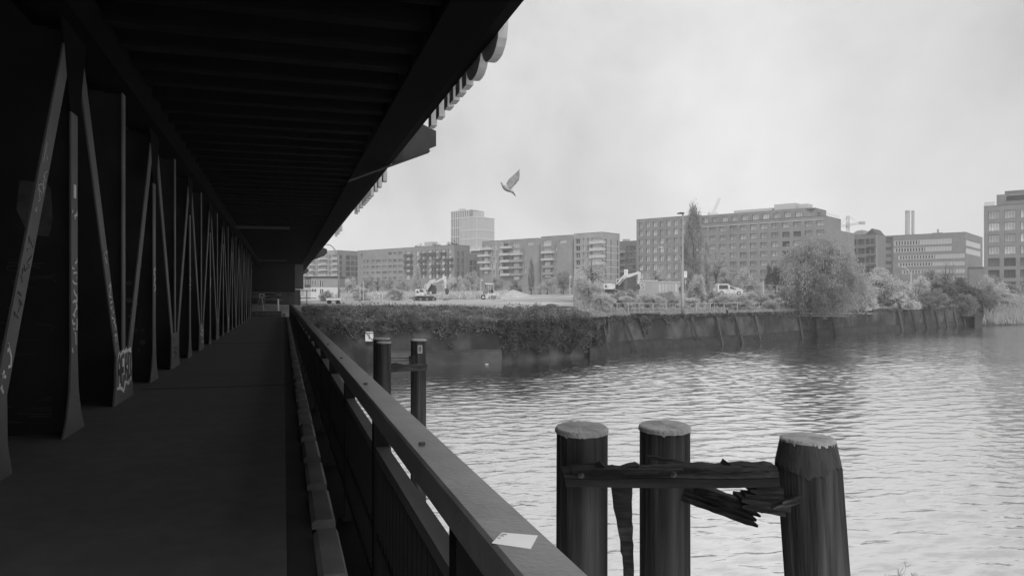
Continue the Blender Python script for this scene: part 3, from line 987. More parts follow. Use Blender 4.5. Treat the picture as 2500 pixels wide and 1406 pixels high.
def bundle(parent, A, B_, hw, D0, D1, n_, seed, th=0.07, name='splinter', ragged=0.25):
    """rotten timber: long slivers side by side with broken ends"""
    r_ = random.Random(seed)
    A, B_ = Vector(A), Vector(B_)
    d = (B_ - A).normalized()
    q = Vector((-d.y, d.x))
    L = (B_ - A).length
    for i in range(n_):
        o0 = -hw + 2 * hw * i / n_
        o1 = -hw + 2 * hw * (i + 1) / n_
        s0 = r_.uniform(0, 0.04) * L
        s1 = L * (1 - ragged * r_.random() ** 1.5)
        pts, k = [], max(5, int(L / 14))
        for j in range(k + 1):
            t = j / k
            w_ = 1.0 if t < 0.85 else max(0.35, 1 - (t - 0.85) * 4)
            pts.append(A + d * (s0 + (s1 - s0) * t) + q * (o0 + (1 - w_) * (o1 - o0) * 0.5 + r_.uniform(-1.2, 1.2)))
        for j in range(k, -1, -1):
            t = j / k
            w_ = 1.0 if t < 0.85 else max(0.35, 1 - (t - 0.85) * 4)
            pts.append(A + d * (s0 + (s1 - s0) * t) + q * (o1 + 1.0 - (1 - w_) * (o1 - o0) * 0.5 + r_.uniform(-1.2, 1.2)))
        dd = r_.uniform(-0.025, 0.025)
        part_slab(name, [(p_.x, p_.y) for p_ in pts], D0 + dd, D1 + dd, th * r_.uniform(0.8, 1.6), M_rotten, parent, seed * 10 + i)
bundle(beam_o, (1390, 1152), (1760, 1150), 5, 5.47, 5.1, 3, 71, 0.05, ragged=0.5)
bundle(beam_o, (1560, 1145), (1890, 1147), 5, 5.3, 4.99, 3, 72, 0.05, ragged=0.5)
brace = thing('broken_brace', 'broken rotten brace sloping down from the middle pile', 'beam')
bundle(brace, (1668, 1196), (1862, 1268), 25, 5.95, 5.38, 4, 73, 0.14, ragged=0.07)
bundle(brace, (1700, 1195), (1770, 1214), 8, 5.8, 5.6, 2, 74, 0.1)
stump = thing('beam_stump', 'rotten beam stump sticking out of the leaning pile', 'beam')
bundle(stump, (1975, 1238), (1812, 1208), 34, 5.08, 5.0, 5, 75, 0.14, ragged=0.12)
bundle(stump, (1965, 1215), (1880, 1245), 8, 4.95, 4.93, 3, 76, 0.03, ragged=0.4)
slab('hanging_plank', [(1492, 1140), (1543, 1146), (1543, 1240), (1549, 1420), (1525, 1420), (1522, 1364), (1517, 1352), (1518, 1340), (1508, 1275), (1500, 1245), (1496, 1205)],
     6.0, 5.95, 0.07, 'splintered vertical plank hanging between the first two thick piles', 'plank', M_rotten, 10, jag=1.2)
G_far = 'thinner piles farther out in the river'
pile(931, 19.2, 0.205, 827, 'rear pile of the pair farther out, left of the numbered pile', tilt=0.5, seed=21, group=G_far)
pile(937, 17.9, 0.165, 836, 'front pile of the pair farther out, left of the numbered pile', tilt=0.5, seed=22, group=G_far)
pn = pile(1021.5, 19.4, 0.195, 830, 'pile farther out carrying a black number plate', tilt=0.5, seed=23, group=G_far)
b = part = MB()
Hn = zof(830, 19.4) - WATER
b.box(-0.055, 0.055, -0.012, 0.0, -0.10, 0.10)
pl_ = b.build('number_plate', M_white, pn, (0.065, -0.197, Hn - 0.22))
MB().box(-0.035, 0.035, -0.0135, -0.0122, -0.078, 0.078).build('plate_field', M_black, pl_)
def ring_glyph(b, cx, cz, r, o):
    pts = [(cx + r * math.cos(a_ * math.pi / 6), cz + r * math.sin(a_ * math.pi / 6)) for a_ in range(13)]
    b.ribbon(pts, 0.011, o, Vector((1, 0, 0)), Vector((0, 0, 1)), Vector((0, -1, 0)), 0.001)
b = MB()
o = Vector((0, -0.0136, 0))
for cz in (0.052, 0.025, -0.025, -0.052):
    ring_glyph(b, 0, cz, 0.014, o)
b.build('digits', M_light, pl_)
slab('cross_timber', [(951, 889), (965, 886), (985, 892), (1020, 888), (1042, 890), (1041, 903), (1000, 906), (955, 909)], 17.9, 19.0, 0.18, 'dark rotten beam between the thinner piles farther out', 'beam', M_rotten, 31, jag=0.5)
slab('tie_rod', [(950, 873), (1002, 873), (1002, 875.5), (950, 875.5)], 18.2, 19.2, 0.03, 'upper thin iron rod between the farther piles', 'rod', M_dark, 32)
slab('tie_rod', [(950, 880), (1002, 879), (1002, 881), (950, 882)], 18.2, 19.2, 0.03, 'lower thin iron rod between the farther piles', 'rod', M_dark, 33)
slab('timber_block', [(998, 870), (1010, 868), (1012, 888), (999, 889)], 19.0, 19.0, 0.2, 'small timber block on the left side of the numbered pile', 'block', M_rotten, 34, jag=0.4)

# ---------------------------------------------------------------- buildings (one street grid for all of them)
E1 = (0.758, -0.652)            # along the fronts, in view axes (right, away)
E2 = (0.652, 0.758)             # into the depth of the blocks
e1w = Vector((E1[0] * CT + E1[1] * ST, -E1[0] * ST + E1[1] * CT, 0))
PHI = math.atan2(e1w.y, e1w.x)
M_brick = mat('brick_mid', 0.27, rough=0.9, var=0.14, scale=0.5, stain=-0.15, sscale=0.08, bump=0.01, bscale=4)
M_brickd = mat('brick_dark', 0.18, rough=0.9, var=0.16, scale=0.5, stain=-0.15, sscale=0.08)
M_brickl = mat('brick_light', 0.36, rough=0.9, var=0.12, scale=0.5, stain=-0.15, sscale=0.08)
M_brickr = mat('brick_office', 0.235, rough=0.9, var=0.14, scale=0.5, stain=-0.12, sscale=0.1)
M_frame = mat('window_frame_dark', 0.05, rough=0.6, var=0.2)
M_framew = mat('window_frame_white', 0.44, rough=0.6, var=0.1)
M_roof = mat('flat_roof', 0.2, rough=0.9)
M_trim = mat('parapet_trim', 0.07, rough=0.7)

WIN = {}
def window(parent, w, h, mull, glass, frame, loc, axis):
    """one window: frame as part, pane as sub-part; meshes shared between windows of a size"""
    key = (round(w, 1), round(h, 1), mull, frame.name)
    if key not in WIN:
        w_, h_ = w, h
        fr = MB()
        t = 0.09 if w > 1.2 else 0.06
        fr.box(-w_ / 2, w_ / 2, -0.05, 0.05, -h_ / 2, -h_ / 2 + t).box(-w_ / 2, w_ / 2, -0.05, 0.05, h_ / 2 - t, h_ / 2)
        fr.box(-w_ / 2, -w_ / 2 + t, -0.05, 0.05, -h_ / 2 + t, h_ / 2 - t).box(w_ / 2 - t, w_ / 2, -0.05, 0.05, -h_ / 2 + t, h_ / 2 - t)
        nx, nz = mull
        for i in range(1, nx):
            x = -w_ / 2 + w_ * i / nx
            fr.box(x - t / 2, x + t / 2, -0.045, 0.045, -h_ / 2 + t, h_ / 2 - t)
        for i in range(1, nz):
            z = -h_ / 2 + h_ * i / nz
            fr.box(-w_ / 2 + t, w_ / 2 - t, -0.04, 0.04, z - t / 2, z + t / 2)
        WIN[key] = fr.mesh('window', frame)
    pk = (round(w, 1), round(h, 1), glass.name)
    if pk not in WIN:
        WIN[pk] = MB().box(-w / 2 + 0.03, w / 2 - 0.03, -0.012, 0.012, -h / 2 + 0.03, h / 2 - 0.03).mesh('pane', glass)
    o = put('window', WIN[key], parent, loc, 0 if axis == 'f' else math.pi / 2)
    put('pane', WIN[pk], o)
    return o

class Bld:
    def __init__(s, name, label, px, D, z0=0.0, cat='building'):
        s.X0, s.D0 = (px - 1250) / F * D, D
        s.z0 = z0
        s.root = thing(name, label, cat, (*wxy(px, D), 0), PHI)
    def u(s, px, v=0.0):
        k = (px - 1250) / F
        X0, D0 = s.X0 + E2[0] * v, s.D0 + E2[1] * v
        return (k * D0 - X0) / (E1[0] - E1[1] * k)
    def v(s, px, u=0.0):
        k = (px - 1250) / F
        X0, D0 = s.X0 + E1[0] * u, s.D0 + E1[1] * u
        return (k * D0 - X0) / (E2[0] - E2[1] * k)
    def z(s, py, u=0.0, v=0.0):
        return zof(py, s.D0 + E1[1] * u + E2[1] * v)
    def wall(s, axis, a0, a1, z1, holes, m_, off=0.0, depth=0.35, z0=None, name='wall'):
        """front ('f': along u at v=off) or right side ('s': along v at u=off) with real openings and reveals"""
        z0 = s.z0 if z0 is None else z0
        hs = [(max(a0 + .01, h[0]), min(a1 - .01, h[1]), max(z0 + .01, h[2]), min(z1 - .01, h[3])) for h in holes]
        hs = [h for h in hs if h[1] - h[0] > .05 and h[3] - h[2] > .05]
        xs = sorted(set([a0, a1] + [h[0] for h in hs] + [h[1] for h in hs]))
        zs = sorted(set([z0, z1] + [h[2] for h in hs] + [h[3] for h in hs]))
        P = (lambda a, d, z: (a, off + d, z)) if axis == 'f' else (lambda a, d, z: (off - d, a, z))
        b = MB()
        for i in range(len(xs) - 1):
            run = None
            for j in range(len(zs) - 1):
                cx, cz = (xs[i] + xs[i + 1]) / 2, (zs[j] + zs[j + 1]) / 2
                solid = not any(h[0] < cx < h[1] and h[2] < cz < h[3] for h in hs)
                if solid and run is None:
                    run = zs[j]
                if run is not None and (not solid or j == len(zs) - 2):
                    top_ = zs[j + 1] if solid else zs[j]
                    b.add([P(xs[i], 0, run), P(xs[i + 1], 0, run), P(xs[i + 1], 0, top_), P(xs[i], 0, top_)], [(0, 1, 2, 3)])
                    run = None
        for h in hs:
            c = [(h[0], h[2]), (h[1], h[2]), (h[1], h[3]), (h[0], h[3])]
            for k in range(4):
                p_, q_ = c[k], c[(k + 1) % 4]
                b.add([P(p_[0], 0, p_[1]), P(q_[0], 0, q_[1]), P(q_[0], depth, q_[1]), P(p_[0], depth, p_[1])], [(0, 1, 2, 3)])
        b.build(name, m_, s.root)
        return hs
    def windows(s, axis, hs, glass=None, frame=None, mull=(2, 1), off=0.0, depth=0.28, pick=None):
        for k, h in enumerate(hs):
            w, hh = h[1] - h[0], h[3] - h[2]
            a, z = (h[0] + h[1]) / 2, (h[2] + h[3]) / 2
            loc = (a, off + depth, z) if axis == 'f' else (off - depth, a, z)
            g = glass or M_glass
            if pick and k in pick:
                g = M_glassd
            window(s.root, w, hh, mull if w > 0.9 else (1, 1), g, frame or M_frame, loc, axis)
    def shell(s, u0, u1, v1, z1, m_, v0=0.0, left=True, right=True, roofm=None):
        """the faces without openings: back, left, roof, parapet trim"""
        b = MB()
        z0 = s.z0
        b.add([(u0, v1, z0), (u1, v1, z0), (u1, v1, z1), (u0, v1, z1)], [(3, 2, 1, 0)])
        if left:
            b.add([(u0, v0, z0), (u0, v1, z0), (u0, v1, z1), (u0, v0, z1)], [(3, 2, 1, 0)])
        if right:
            b.add([(u1, v0, z0), (u1, v1, z0), (u1, v1, z1), (u1, v0, z1)], [(0, 1, 2, 3)])
        b.build('outer_wall', m_, s.root)
        MB().box(u0 + 0.02, u1 - 0.02, v0 + 0.02, v1 - 0.02, z1 - 0.6, z1 - 0.5).build('roof', roofm or M_roof, s.root)
        MB().box(u0 - 0.05, u1 + 0.05, v0 - 0.05, v0 + 0.3, z1, z1 + 0.14).build('parapet', M_trim, s.root)
        MB().box(u1 - 0.3, u1 + 0.05, v0 + 0.301, v1 + 0.05, z1, z1 + 0.14).build('parapet', M_trim, s.root)
    def hole_px(s, r, v=0.0):
        """opening on the front from an outline in the photograph (x0, x1, y0, y1)"""
        u0, u1 = s.u(r[0], v), s.u(r[1], v)
        um = (u0 + u1) / 2
        return (u0, u1, s.z(r[3], um, v), s.z(r[2], um, v))
    def balcony(s, r, m_, proj=1.5, slab_m=None, v=0.0):
        u0, u1, z0, z1 = s.hole_px(r, v - proj)
        b = MB()
        b.box(u0, u1, v - proj, v - proj + 0.08, z0 + 0.2, z1)
        b.box(u0, u0 + 0.08, v - proj + 0.081, v - 0.01, z0 + 0.2, z1).box(u1 - 0.08, u1, v - proj + 0.081, v - 0.01, z0 + 0.2, z1)
        o = b.build('balcony', m_, s.root)
        MB().box(u0 - 0.03, u1 + 0.03, v - proj - 0.03, v - 0.01, z0, z0 + 0.198).build('balcony_slab', slab_m or M_trim, o)

def crop(x0, y0, k):
    return lambda r: (x0 + r[0] / k, x0 + r[1] / k, y0 + r[2] / k, y0 + r[3] / k)

# --- large brick office right of the poplar
B = Bld('brick_office_block', 'long brick office block with rows of square windows behind the poplar and willow', 2012.6, 265)
zt2, zt1 = CZ + 28.2, CZ + 31.8
ua, ub = B.u(1554), B.u(1704)
hA, hB, hP = [], [], []
for px in (1565, 1581.6, 1598.5, 1615.4, 1632, 1649.5, 1666.8, 1684, 1700):
    uc = B.u(px)
    for k in range(8):
        z = 31.0 - 3.5 * k
        hA.append((uc - 0.95, uc + 0.95, z - 1.15, z + 1.15))
hA = B.wall('f', ua, ub, zt1, hA, M_brickr, depth=0.6)
B.windows('f', hA, depth=0.5, mull=(2, 1))
cols = (1716.8, 1739.7, 1764.4, 1789.5, 1814.5, 1839.5, 1864.9, 1891.8, 1918.7, 1946, 1973.8, 2002.6)
dark_set = []
for i, px in enumerate(cols):
    uc = B.u(px)
    for k in range(7):
        z = 27.4 - 3.4 * k
        if (i, k) in ((8, 1), (9, 1), (8, 2), (8, 3)):
            dark_set.append(len(hB))
        hB.append((uc - 1.35, uc + 1.35, z - 0.95, z + 0.95))
hB = B.wall('f', ub, 0, zt2, hB, M_brickr, depth=0.6)
B.windows('f', hB, depth=0.5, mull=(2, 2), pick=dark_set, glass=mat('blind_glass', 0.36, rough=0.3, var=0.35, scale=0.5, metal=0.5, rand=0.35))
for px in (1721, 1745, 1769.4, 1793.5, 1818.3, 1844.2, 1869.6, 1896.2, 1923, 1950):
    uc = B.u(px, 2.5)
    hP.append((uc - 1.25, uc + 1.25, 30.3, 32.3))
hP = B.wall('f', ub, B.u(1962, 2.5), zt1, hP, M_brickr, off=2.5, depth=0.5, z0=zt2 - 0.55)
B.windows('f', hP, off=2.5, depth=0.4, mull=(3, 1), glass=M_glass)
up = B.u(1962, 2.5)
MB().box(ua, ub, 2.5, 2.6, zt1 - 1, zt1).box(ub, up, 16, 16.1, zt2 - .5, zt1).box(ub, up + 3.5, 2.7, 16, zt1 - 0.4, zt1 - 0.3).build('penthouse_roof', M_roof, B.root)
MB().prism([(up, 2.5), (up + 3.5, 4.5), (up + 3.5, 16), (up, 16)], zt2 - 0.5, zt1, 'z').build('penthouse_end', M_brickr, B.root)
for v_ in (6.5, 8.5):
    MB().box(up + 3.49, up + 3.53, v_, v_ + 0.9, 30.3, 32.3).build('window', M_frame, B.root)
B.shell(ua, ub, 18, zt1, M_brickr, right=True)
B.shell(ub, 0, 18, zt2, M_brickr, left=False)
MB().box(-0.1, 0, 18, 34, 0, zt2 - 4).box(-14, -0.1, 18.1, 34, 0, zt2 - 4.2).build('rear_wing', M_brickr, B.root)
MB().box(B.u(1770), B.u(1865), 8, 14, zt1, zt1 + 1.6).build('roof_plant', M_light, B.root)
MB().box(B.u(1872), B.u(1925), 7, 13, zt1, zt1 + 2.6).build('roof_plant', M_light, B.root)
MB().box(B.u(1935), B.u(1955), 7, 12, zt1, zt1 + 2.0).build('roof_plant', M_light, B.root)
b = MB()
for i in range(9):
    b.box(-0.2, -0.14, i * 2.0, i * 2.0 + 0.06, zt2 + 0.15, zt2 + 1.2)
b.box(-0.2, -0.14, 0, 17, zt2 + 1.15, zt2 + 1.2)
b.build('roof_rail', M_grey, B.root)
MB().box(ub - 0.4, 0.0, -0.12, -0.001, 28.5, 28.7).build('string_course', M_light, B.root)

# --- apartment block: rounded left volume
c2 = crop(1165, 560, 10.0)
B = Bld('apartment_block', 'brick apartment block with rounded corner and white-framed windows beside the pale tower', 1303, 338)
zt = B.z(582.3, 0)
u0 = B.u(1177)
step = B.u(1230)
sq = [(395, 480, 345, 490), (535, 625, 340, 490), (350, 440, 510, 660), (515, 610, 505, 650), (390, 480, 675, 810), (535, 625, 670, 810), (350, 445, 840, 985), (515, 600, 835, 980), (390, 445, 1000, 1140), (530, 625, 1000, 1140)]
lw = [(145, 310, 370, 440), (145, 260, 535, 610), (145, 260, 695, 770), (145, 260, 860, 930), (145, 260, 1020, 1080)]
lg = [(650, 760, 345, 410), (650, 770, 510, 580), (650, 770, 670, 740), (650, 770, 840, 910), (650, 770, 1005, 1070)]
bw_ = [(845, 1050, 325, 455), (845, 1050, 490, 570), (865, 1030, 655, 740), (865, 1030, 825, 905), (865, 1030, 985, 1070), (865, 1030, 1150, 1230)]
sl = [(1135, 1180, 480, 620), (1135, 1180, 640, 780), (1135, 1180, 815, 950), (1135, 1180, 985, 1110)]
cw = [(1215, 1375, 300, 390)]
groups_ = [[B.hole_px(c2(r)) for r in g] for g in (sq, lw, lg, bw_, sl, cw)]
allh = [h for g in groups_ for h in g]
r_c = 4.0
hs = B.wall('f', u0, -0.0, zt, allh, M_brick, depth=0.5)
for g, ml, gl, fr in zip(groups_, ((2, 1), (2, 1), (1, 1), (4, 1), (1, 1), (4, 1)), (M_glass, M_glass, M_glassd, M_glass, M_glass, M_glass), (M_framew, M_framew, M_frame, M_framew, M_framew, M_framew)):
    B.windows('f', g, glass=gl, frame=fr, mull=ml, depth=0.4)
for h in groups_[0]:
    b = MB()
    for (a_, c_, d_, e_) in ((h[0] - .2, h[1] + .2, h[3], h[3] + .2), (h[0] - .2, h[1] + .2, h[2] - .2, h[2]), (h[0] - .2, h[0], h[2], h[3]), (h[1], h[1] + .2, h[2], h[3])):
        b.box(a_, c_, -0.06, -0.002, d_, e_)
    b.build('window_surround', M_light, B.root)
for r in [(60, 320, 445, 515), (5, 260, 610, 680), (5, 260, 775, 845), (65, 295, 930, 1000), (550, 800, 410, 480), (530, 765, 580, 650), (550, 765, 745, 815), (535, 760, 910, 980), (555, 780, 1075, 1145), (800, 1055, 575, 640)]:
    B.balcony(c2(r), M_light)
for r in [(790, 1060, 735, 810), (800, 1060, 905, 970), (790, 1060, 1070, 1140)]:
    B.balcony(c2(r), M_grey, proj=1.7)
b = MB()
seg = [(r_c * math.sin(a_ * math.pi / 20), r_c - r_c * math.cos(a_ * math.pi / 20)) for a_ in range(11)]
vs = [(x_, y_, z_) for z_ in (0, zt) for x_, y_ in seg]
b.add(vs, [(i, i + 1, 12 + i, 11 + i) for i in range(10)])
b.build('rounded_corner', M_brick, B.root, smooth=True)
MB().prism([(0.0, 0.0)] + seg[1:] + [(4.0, 14), (0, 14)], zt - 0.02, zt + 0.14, 'z').build('roof_edge', M_trim, B.root)
MB().box(4.0 - 0.02, 4.0, 4.0, 14, 0, zt).build('side_wall', M_brick, B.root)
B.shell(u0, 0.0, 14, zt, M_brick, right=False)
# recessed link between the rounded volumes, its shade put into darker brick
hl = [B.hole_px(c2(r), 7.0) for r in [(1445, 1548, 465, 540), (1450, 1545, 635, 760), (1460, 1548, 805, 900)]]
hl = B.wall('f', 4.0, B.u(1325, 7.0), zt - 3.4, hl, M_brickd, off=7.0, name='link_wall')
B.windows('f', hl, off=7.0, frame=M_framew)
for r in [(1420, 1550, 545, 605), (1395, 1555, 930, 975), (1415, 1555, 1085, 1135)]:
    B.balcony(c2(r), M_grey, proj=1.2, v=7.0)

# --- second rounded volume
B = Bld('apartment_block', 'second brick apartment block with rounded corner, in the middle of the three volumes', 1387, 323)
zt = B.z(574.5, 0)
u0 = B.u(1321)
g1 = [(1600, 1810, 270, 410), (1600, 1820, 445, 530), (1600, 1830, 620, 705), (1625, 1785, 790, 880), (1625, 1785, 965, 1045), (1625, 1790, 1130, 1170)]
g2 = [(1905, 1950, 395, 520), (1915, 1950, 610, 745), (1915, 1950, 780, 900), (1915, 1950, 960, 1080)]
g3 = [(2000, 2185, 255, 340)]
gs = [[B.hole_px(c2(r)) for r in g] for g in (g1, g2, g3)]
B.wall('f', u0, 0, zt, [h for g in gs for h in g], M_brick, depth=0.5)
for g, ml in zip(gs, ((4, 1), (1, 1), (4, 1))):
    B.windows('f', g, frame=M_framew, mull=ml, depth=0.4)
for r, mm in [((1550, 1830, 530, 600), M_light), ((1550, 1830, 705, 770), M_light), ((1590, 1830, 880, 950), M_grey), ((1590, 1830, 1050, 1120), M_grey)]:
    B.balcony(c2(r), mm)
b = MB()
vs = [(x_, y_, z_) for z_ in (0, zt) for x_, y_ in seg]
b.add(vs, [(i, i + 1, 12 + i, 11 + i) for i in range(10)])
b.build('rounded_corner', M_brick, B.root, smooth=True)
MB().prism([(0.0, 0.0)] + seg[1:] + [(4.0, 14), (0, 14)], zt - 0.02, zt + 0.14, 'z').build('roof_edge', M_trim, B.root)
MB().box(4.0 - 0.02, 4.0, 4.0, 14, 0, zt).build('side_wall', M_brick, B.root)
B.shell(u0, 0.0, 14, zt, M_brick, right=False)
hl = [B.hole_px(c2(r), 7.0) for r in [(2230, 2340, 420, 510), (2235, 2345, 600, 740), (2240, 2345, 775, 860)]]
hl = B.wall('f', 4.0, B.u(1404, 7.0), zt - 3.4, hl, M_brickd, off=7.0, name='link_wall')  # recess shade again carried by the darker brick
B.windows('f', hl, off=7.0, frame=M_framew)

# --- third volume with wrap-around balconies
c3 = crop(1395, 560, 10.82)
B = Bld('apartment_block', 'lighter square apartment block with deep balconies, right of the rounded volumes', 1470, 310)
zt = B.z(567.0, 0)
u0 = B.u(1401.6)
vr = B.v(1513)
rows = [0, 185, 372, 560, 748, 936]
g1 = [(115, 230, 250 + d, 385 + d) for d in rows]
g2 = [(297, 365, 235 + d, 375 + d) for d in rows] + [(415, 462, 235 + d, 375 + d) for d in rows]
g3 = [(525, 800, 215 + d, 345 + d) for d in rows]
gs = [[B.hole_px(c3(r)) for r in g] for g in (g1, g2, g3)]
B.wall('f', u0, 0, zt, [h for g in gs for h in g], M_brickl, depth=0.6)
for g, ml, gl in zip(gs, ((2, 1), (2, 1), (4, 1)), (M_glassd, M_glass, M_glass)):
    B.windows('f', g, mull=ml, depth=0.5, glass=gl, frame=M_framew)
for d in rows[:4]:
    B.balcony(c3((470, 850, 300 + d, 385 + d)), M_light, proj=1.6, slab_m=M_framew)
hs = []
for px, w in ((1479, 1.4), (1492, 0.8), (1508, 0.9)):
    vc = B.v(px)
    for k in range(6):
        z = zt - 3.9 - 2.92 * k
        hs.append((vc - w / 2, vc + w / 2, z - 1.2, z + 1.2))
hs = B.wall('s', 0, vr, zt, hs, M_brickl)
B.windows('s', hs, glass=M_glassd, mull=(1, 1))
for k in range(6):
    MB().box(0.002, 0.06, 0.1, vr, zt - 5.45 - 2.92 * k, zt - 5.1 - 2.92 * k).build('floor_band', M_light, B.root)
B.shell(u0, 0, vr, zt, M_brickl, right=False)
# --- darker block between it and the office
B = Bld('apartment_block', 'dark apartment block half hidden between the square block and the brick office', 1560, 345)
u0 = B.u(1508)
zt = B.z(589, B.u(1540))
g = []
for px in (1532, 1541, 1548):
    uc = B.u(px)
    for k in range(6):
        z = zt - 3.2 - 2.95 * k
        g.append((uc - 0.8, uc + 0.8, z - 1.0, z + 1.0))
g = B.wall('f', u0, 0, zt, g, M_brickd)
B.windows('f', g, glass=M_glass)
for k in range(5):
    z = zt - 5.0 - 2.95 * k
    B.root and MB().box(B.u(1514), B.u(1526), -1.4, -0.01, z, z + 1.0).build('balcony', M_grey if k < 1 else M_brickd, B.root)
    MB().box(B.u(1514), B.u(1526), -1.45, -0.01, z - 0.2, z - 0.01).build('balcony_slab', M_light, B.root)
B.shell(u0, 0, 12, zt, M_brickd)
MB().box(B.u(1514), B.u(1532), 2, 2.1, zt + 0.2, zt + 1.3).build('roof_screen', M_glass, B.root)

# --- apartment slab with dark balconies
c1 = crop(870, 585, 8.333)
B = Bld('apartment_slab', 'long apartment building with staggered dark balconies behind the tracked excavator', 1109, 358)
zt = B.z(598, 0)
u0 = B.u(873)
g1 = []
for x, w in ((158, 22), (230, 40), (340, 64), (450, 92), (575, 95), (685, 70), (785, 72), (895, 85)):
    for y0, y1 in ((402, 462), (520, 578), (638, 695), (758, 812)):
        dy_ = -(x - 450) * 0.028
        g1.append((x - w / 2, x + w / 2, y0 + dy_ + 6, y1 + dy_))
    if x > 650:
        g1.append((x - w / 2, x + w / 2, 255 - (x - 700) * 0.045, 312 - (x - 700) * 0.045))
g1.append((85, 135, 290, 370))
g2 = []
for x, w in ((1045, 92), (1140, 32), (1240, 60), (1355, 62), (1490, 72), (1552, 28), (1635, 62), (1765, 72), (1826, 26), (1897, 62)):
    for k in range(5):
        yc = 288 + 121 * k - (x - 1045) * 0.052
        g2.append((x - w / 2, x + w / 2, yc - 45, yc + 45))
h1 = [B.hole_px(c1(r)) for r in g1]
h2 = [B.hole_px(c1(r)) for r in g2]
B.wall('f', u0, 0, zt, h1 + h2, M_brick, depth=0.5)
B.windows('f', h1, glass=mat('shaded_glass', 0.26, rough=0.2, var=0.4, scale=0.4, metal=0.6, rand=0.4), mull=(3, 1), depth=0.4)
B.windows('f', h2, glass=mat('bright_glass', 0.8, rough=0.2, var=0.15, scale=0.4, metal=0.7, rand=0.15), mull=(3, 1), depth=0.4)
M_balc = mat('balcony_dark', 0.07, rough=0.6, var=0.25, scale=2)
for r in [(957, 1100, 295, 350), (957, 1105, 418, 472), (957, 1105, 538, 595), (1010, 1110, 655, 695), (1288, 1390, 275, 322), (1248, 1392, 402, 460), (1293, 1392, 520, 580), (1265, 1392, 645, 705),
          (1415, 1570, 265, 330), (1575, 1670, 388, 430), (1515, 1670, 512, 570), (1515, 1670, 635, 695), (1690, 1790, 255, 312), (1775, 1930, 378, 432), (1780, 1930, 500, 560), (1697, 1855, 632, 692)]:
    B.balcony(c1(r), M_balc, proj=1.5)
vr = B.v(1147)
hs = []
for px in (1118.5, 1130):
    vc = B.v(px)
    for k in range(6):
        z = zt - 4.2 - 3.15 * k
        hs.append((vc - 0.9, vc + 0.9, z - 1.3, z + 1.3))
hs = B.wall('s', 0, vr, zt, hs, M_brickd)  # side walls darker than the front, shade put into their brick colour
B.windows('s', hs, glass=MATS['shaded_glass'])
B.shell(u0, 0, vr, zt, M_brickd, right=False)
# lower rear part
hs = []
for px in (1151.5, 1160.5):
    vc = B.v(px)
    for k in range(5):
        z = zt - 8.0 - 3.15 * k
        hs.append((vc - 1.0, vc + 1.0, z - 1.3, z + 1.3))
v2 = B.v(1172)
hs = B.wall('s', vr, v2, zt - 4.2, hs, M_brickd, off=-0.3, name='rear_wall')
B.windows('s', hs, off=-0.3, glass=M_glassd)
for k in range(1, 5):
    ul = B.u(880) + 0.5
    MB().box(ul, B.u(985), -0.07, -0.002, zt - 4.9 - 3.1 * k, zt - 4.75 - 3.1 * k).build('string_course', M_light, B.root)
b = MB().box(B.u(1025), B.u(1045), 3, 6, zt, zt + 2.6)
b.build('roof_hut', M_light, B.root)
for px, w, h_ in ((1008, 5, 1.3), (1018, 7, 1.5), (1052, 6, 1.9), (1062, 5, 1.2), (1086, 4, 1.5), (1096, 7, 2.4), (1103, 4, 1.7)):
    r_ = random.Random(px)
    b = MB()
    uu = B.u(px)
    for _ in range(70):
        c_ = Vector((uu + r_.gauss(0, w * 0.1), 2.5 + r_.gauss(0, 0.5), zt + abs(r_.gauss(0.35, 0.35)) * h_))
        q_ = [Vector((r_.uniform(-.4, .4), r_.uniform(-.4, .4), r_.uniform(-.4, .4))) for _ in range(3)]
        b.add([c_ + q_[0], c_ + q_[1], c_ + q_[2]], [(0, 1, 2)])
    stuff(b.build('roof_planting', leafmat('roof_leaves', 0.14), B.root))

# --- building with white balcony slabs at the left
c8 = crop(720, 580, 7.81)
B = Bld('apartment_house', 'apartment house with white balcony edges, left behind the arched street lamp', 823, 408)
zt = B.z(611.4, 0)
u0 = B.u(735)
cols_ = [(640, 690), (600, 618), (715, 790), (455, 560), (415, 432), (345, 400), (275, 325), (205, 250), (130, 180)]
h1, dk = [], []
for x0, x1 in cols_:
    for k in range(6):
        y0 = 330 + 105 * k - (x0 - 640) * 0.02
        dk.append(len(h1))
        h1.append(B.hole_px(c8((x0, x1, y0, y0 + 68))))
B.wall('f', u0, 0, zt, h1, M_brickl, depth=0.5)
B.windows('f', h1, glass=MATS['shaded_glass'], mull=(3, 1), depth=0.4, frame=M_framew)
for x0, x1 in ((697, 795), (440, 585), (262, 330)):
    for k in range(6):
        y0 = 398 + 105.5 * k - (x0 - 640) * 0.015
        u_, w_, za, zb = B.hole_px(c8((x0, x1, y0, y0 + 14)), -1.4)
        MB().box(u_, w_, -1.4, -0.01, za, zb).build('balcony_slab', M_white, B.root)
        MB().box(u_, w_, -1.38, -1.34, zb + 0.003, zb + 1.0).build('balcony_rail', mat('glass_rail', 0.35, metal=0.4, rough=0.3, var=0.4), B.root)
vr = B.v(876)
hs = []
for px, w in ((832, 1.6), (849.5, 2.6), (861, 2.6), (872, 2.6)):
    vc = B.v(px)
    for k in range(6):
        z = zt - 3.6 - 3.0 * k
        hs.append((vc - w / 2, vc + w / 2, z - 1.15, z + 1.15))
hs = B.wall('s', 0, vr, zt, hs, M_brickd)  # darker brick here stands for the shaded side of the house
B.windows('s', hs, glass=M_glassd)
B.shell(u0, 0, vr, zt, M_brickd, right=False)

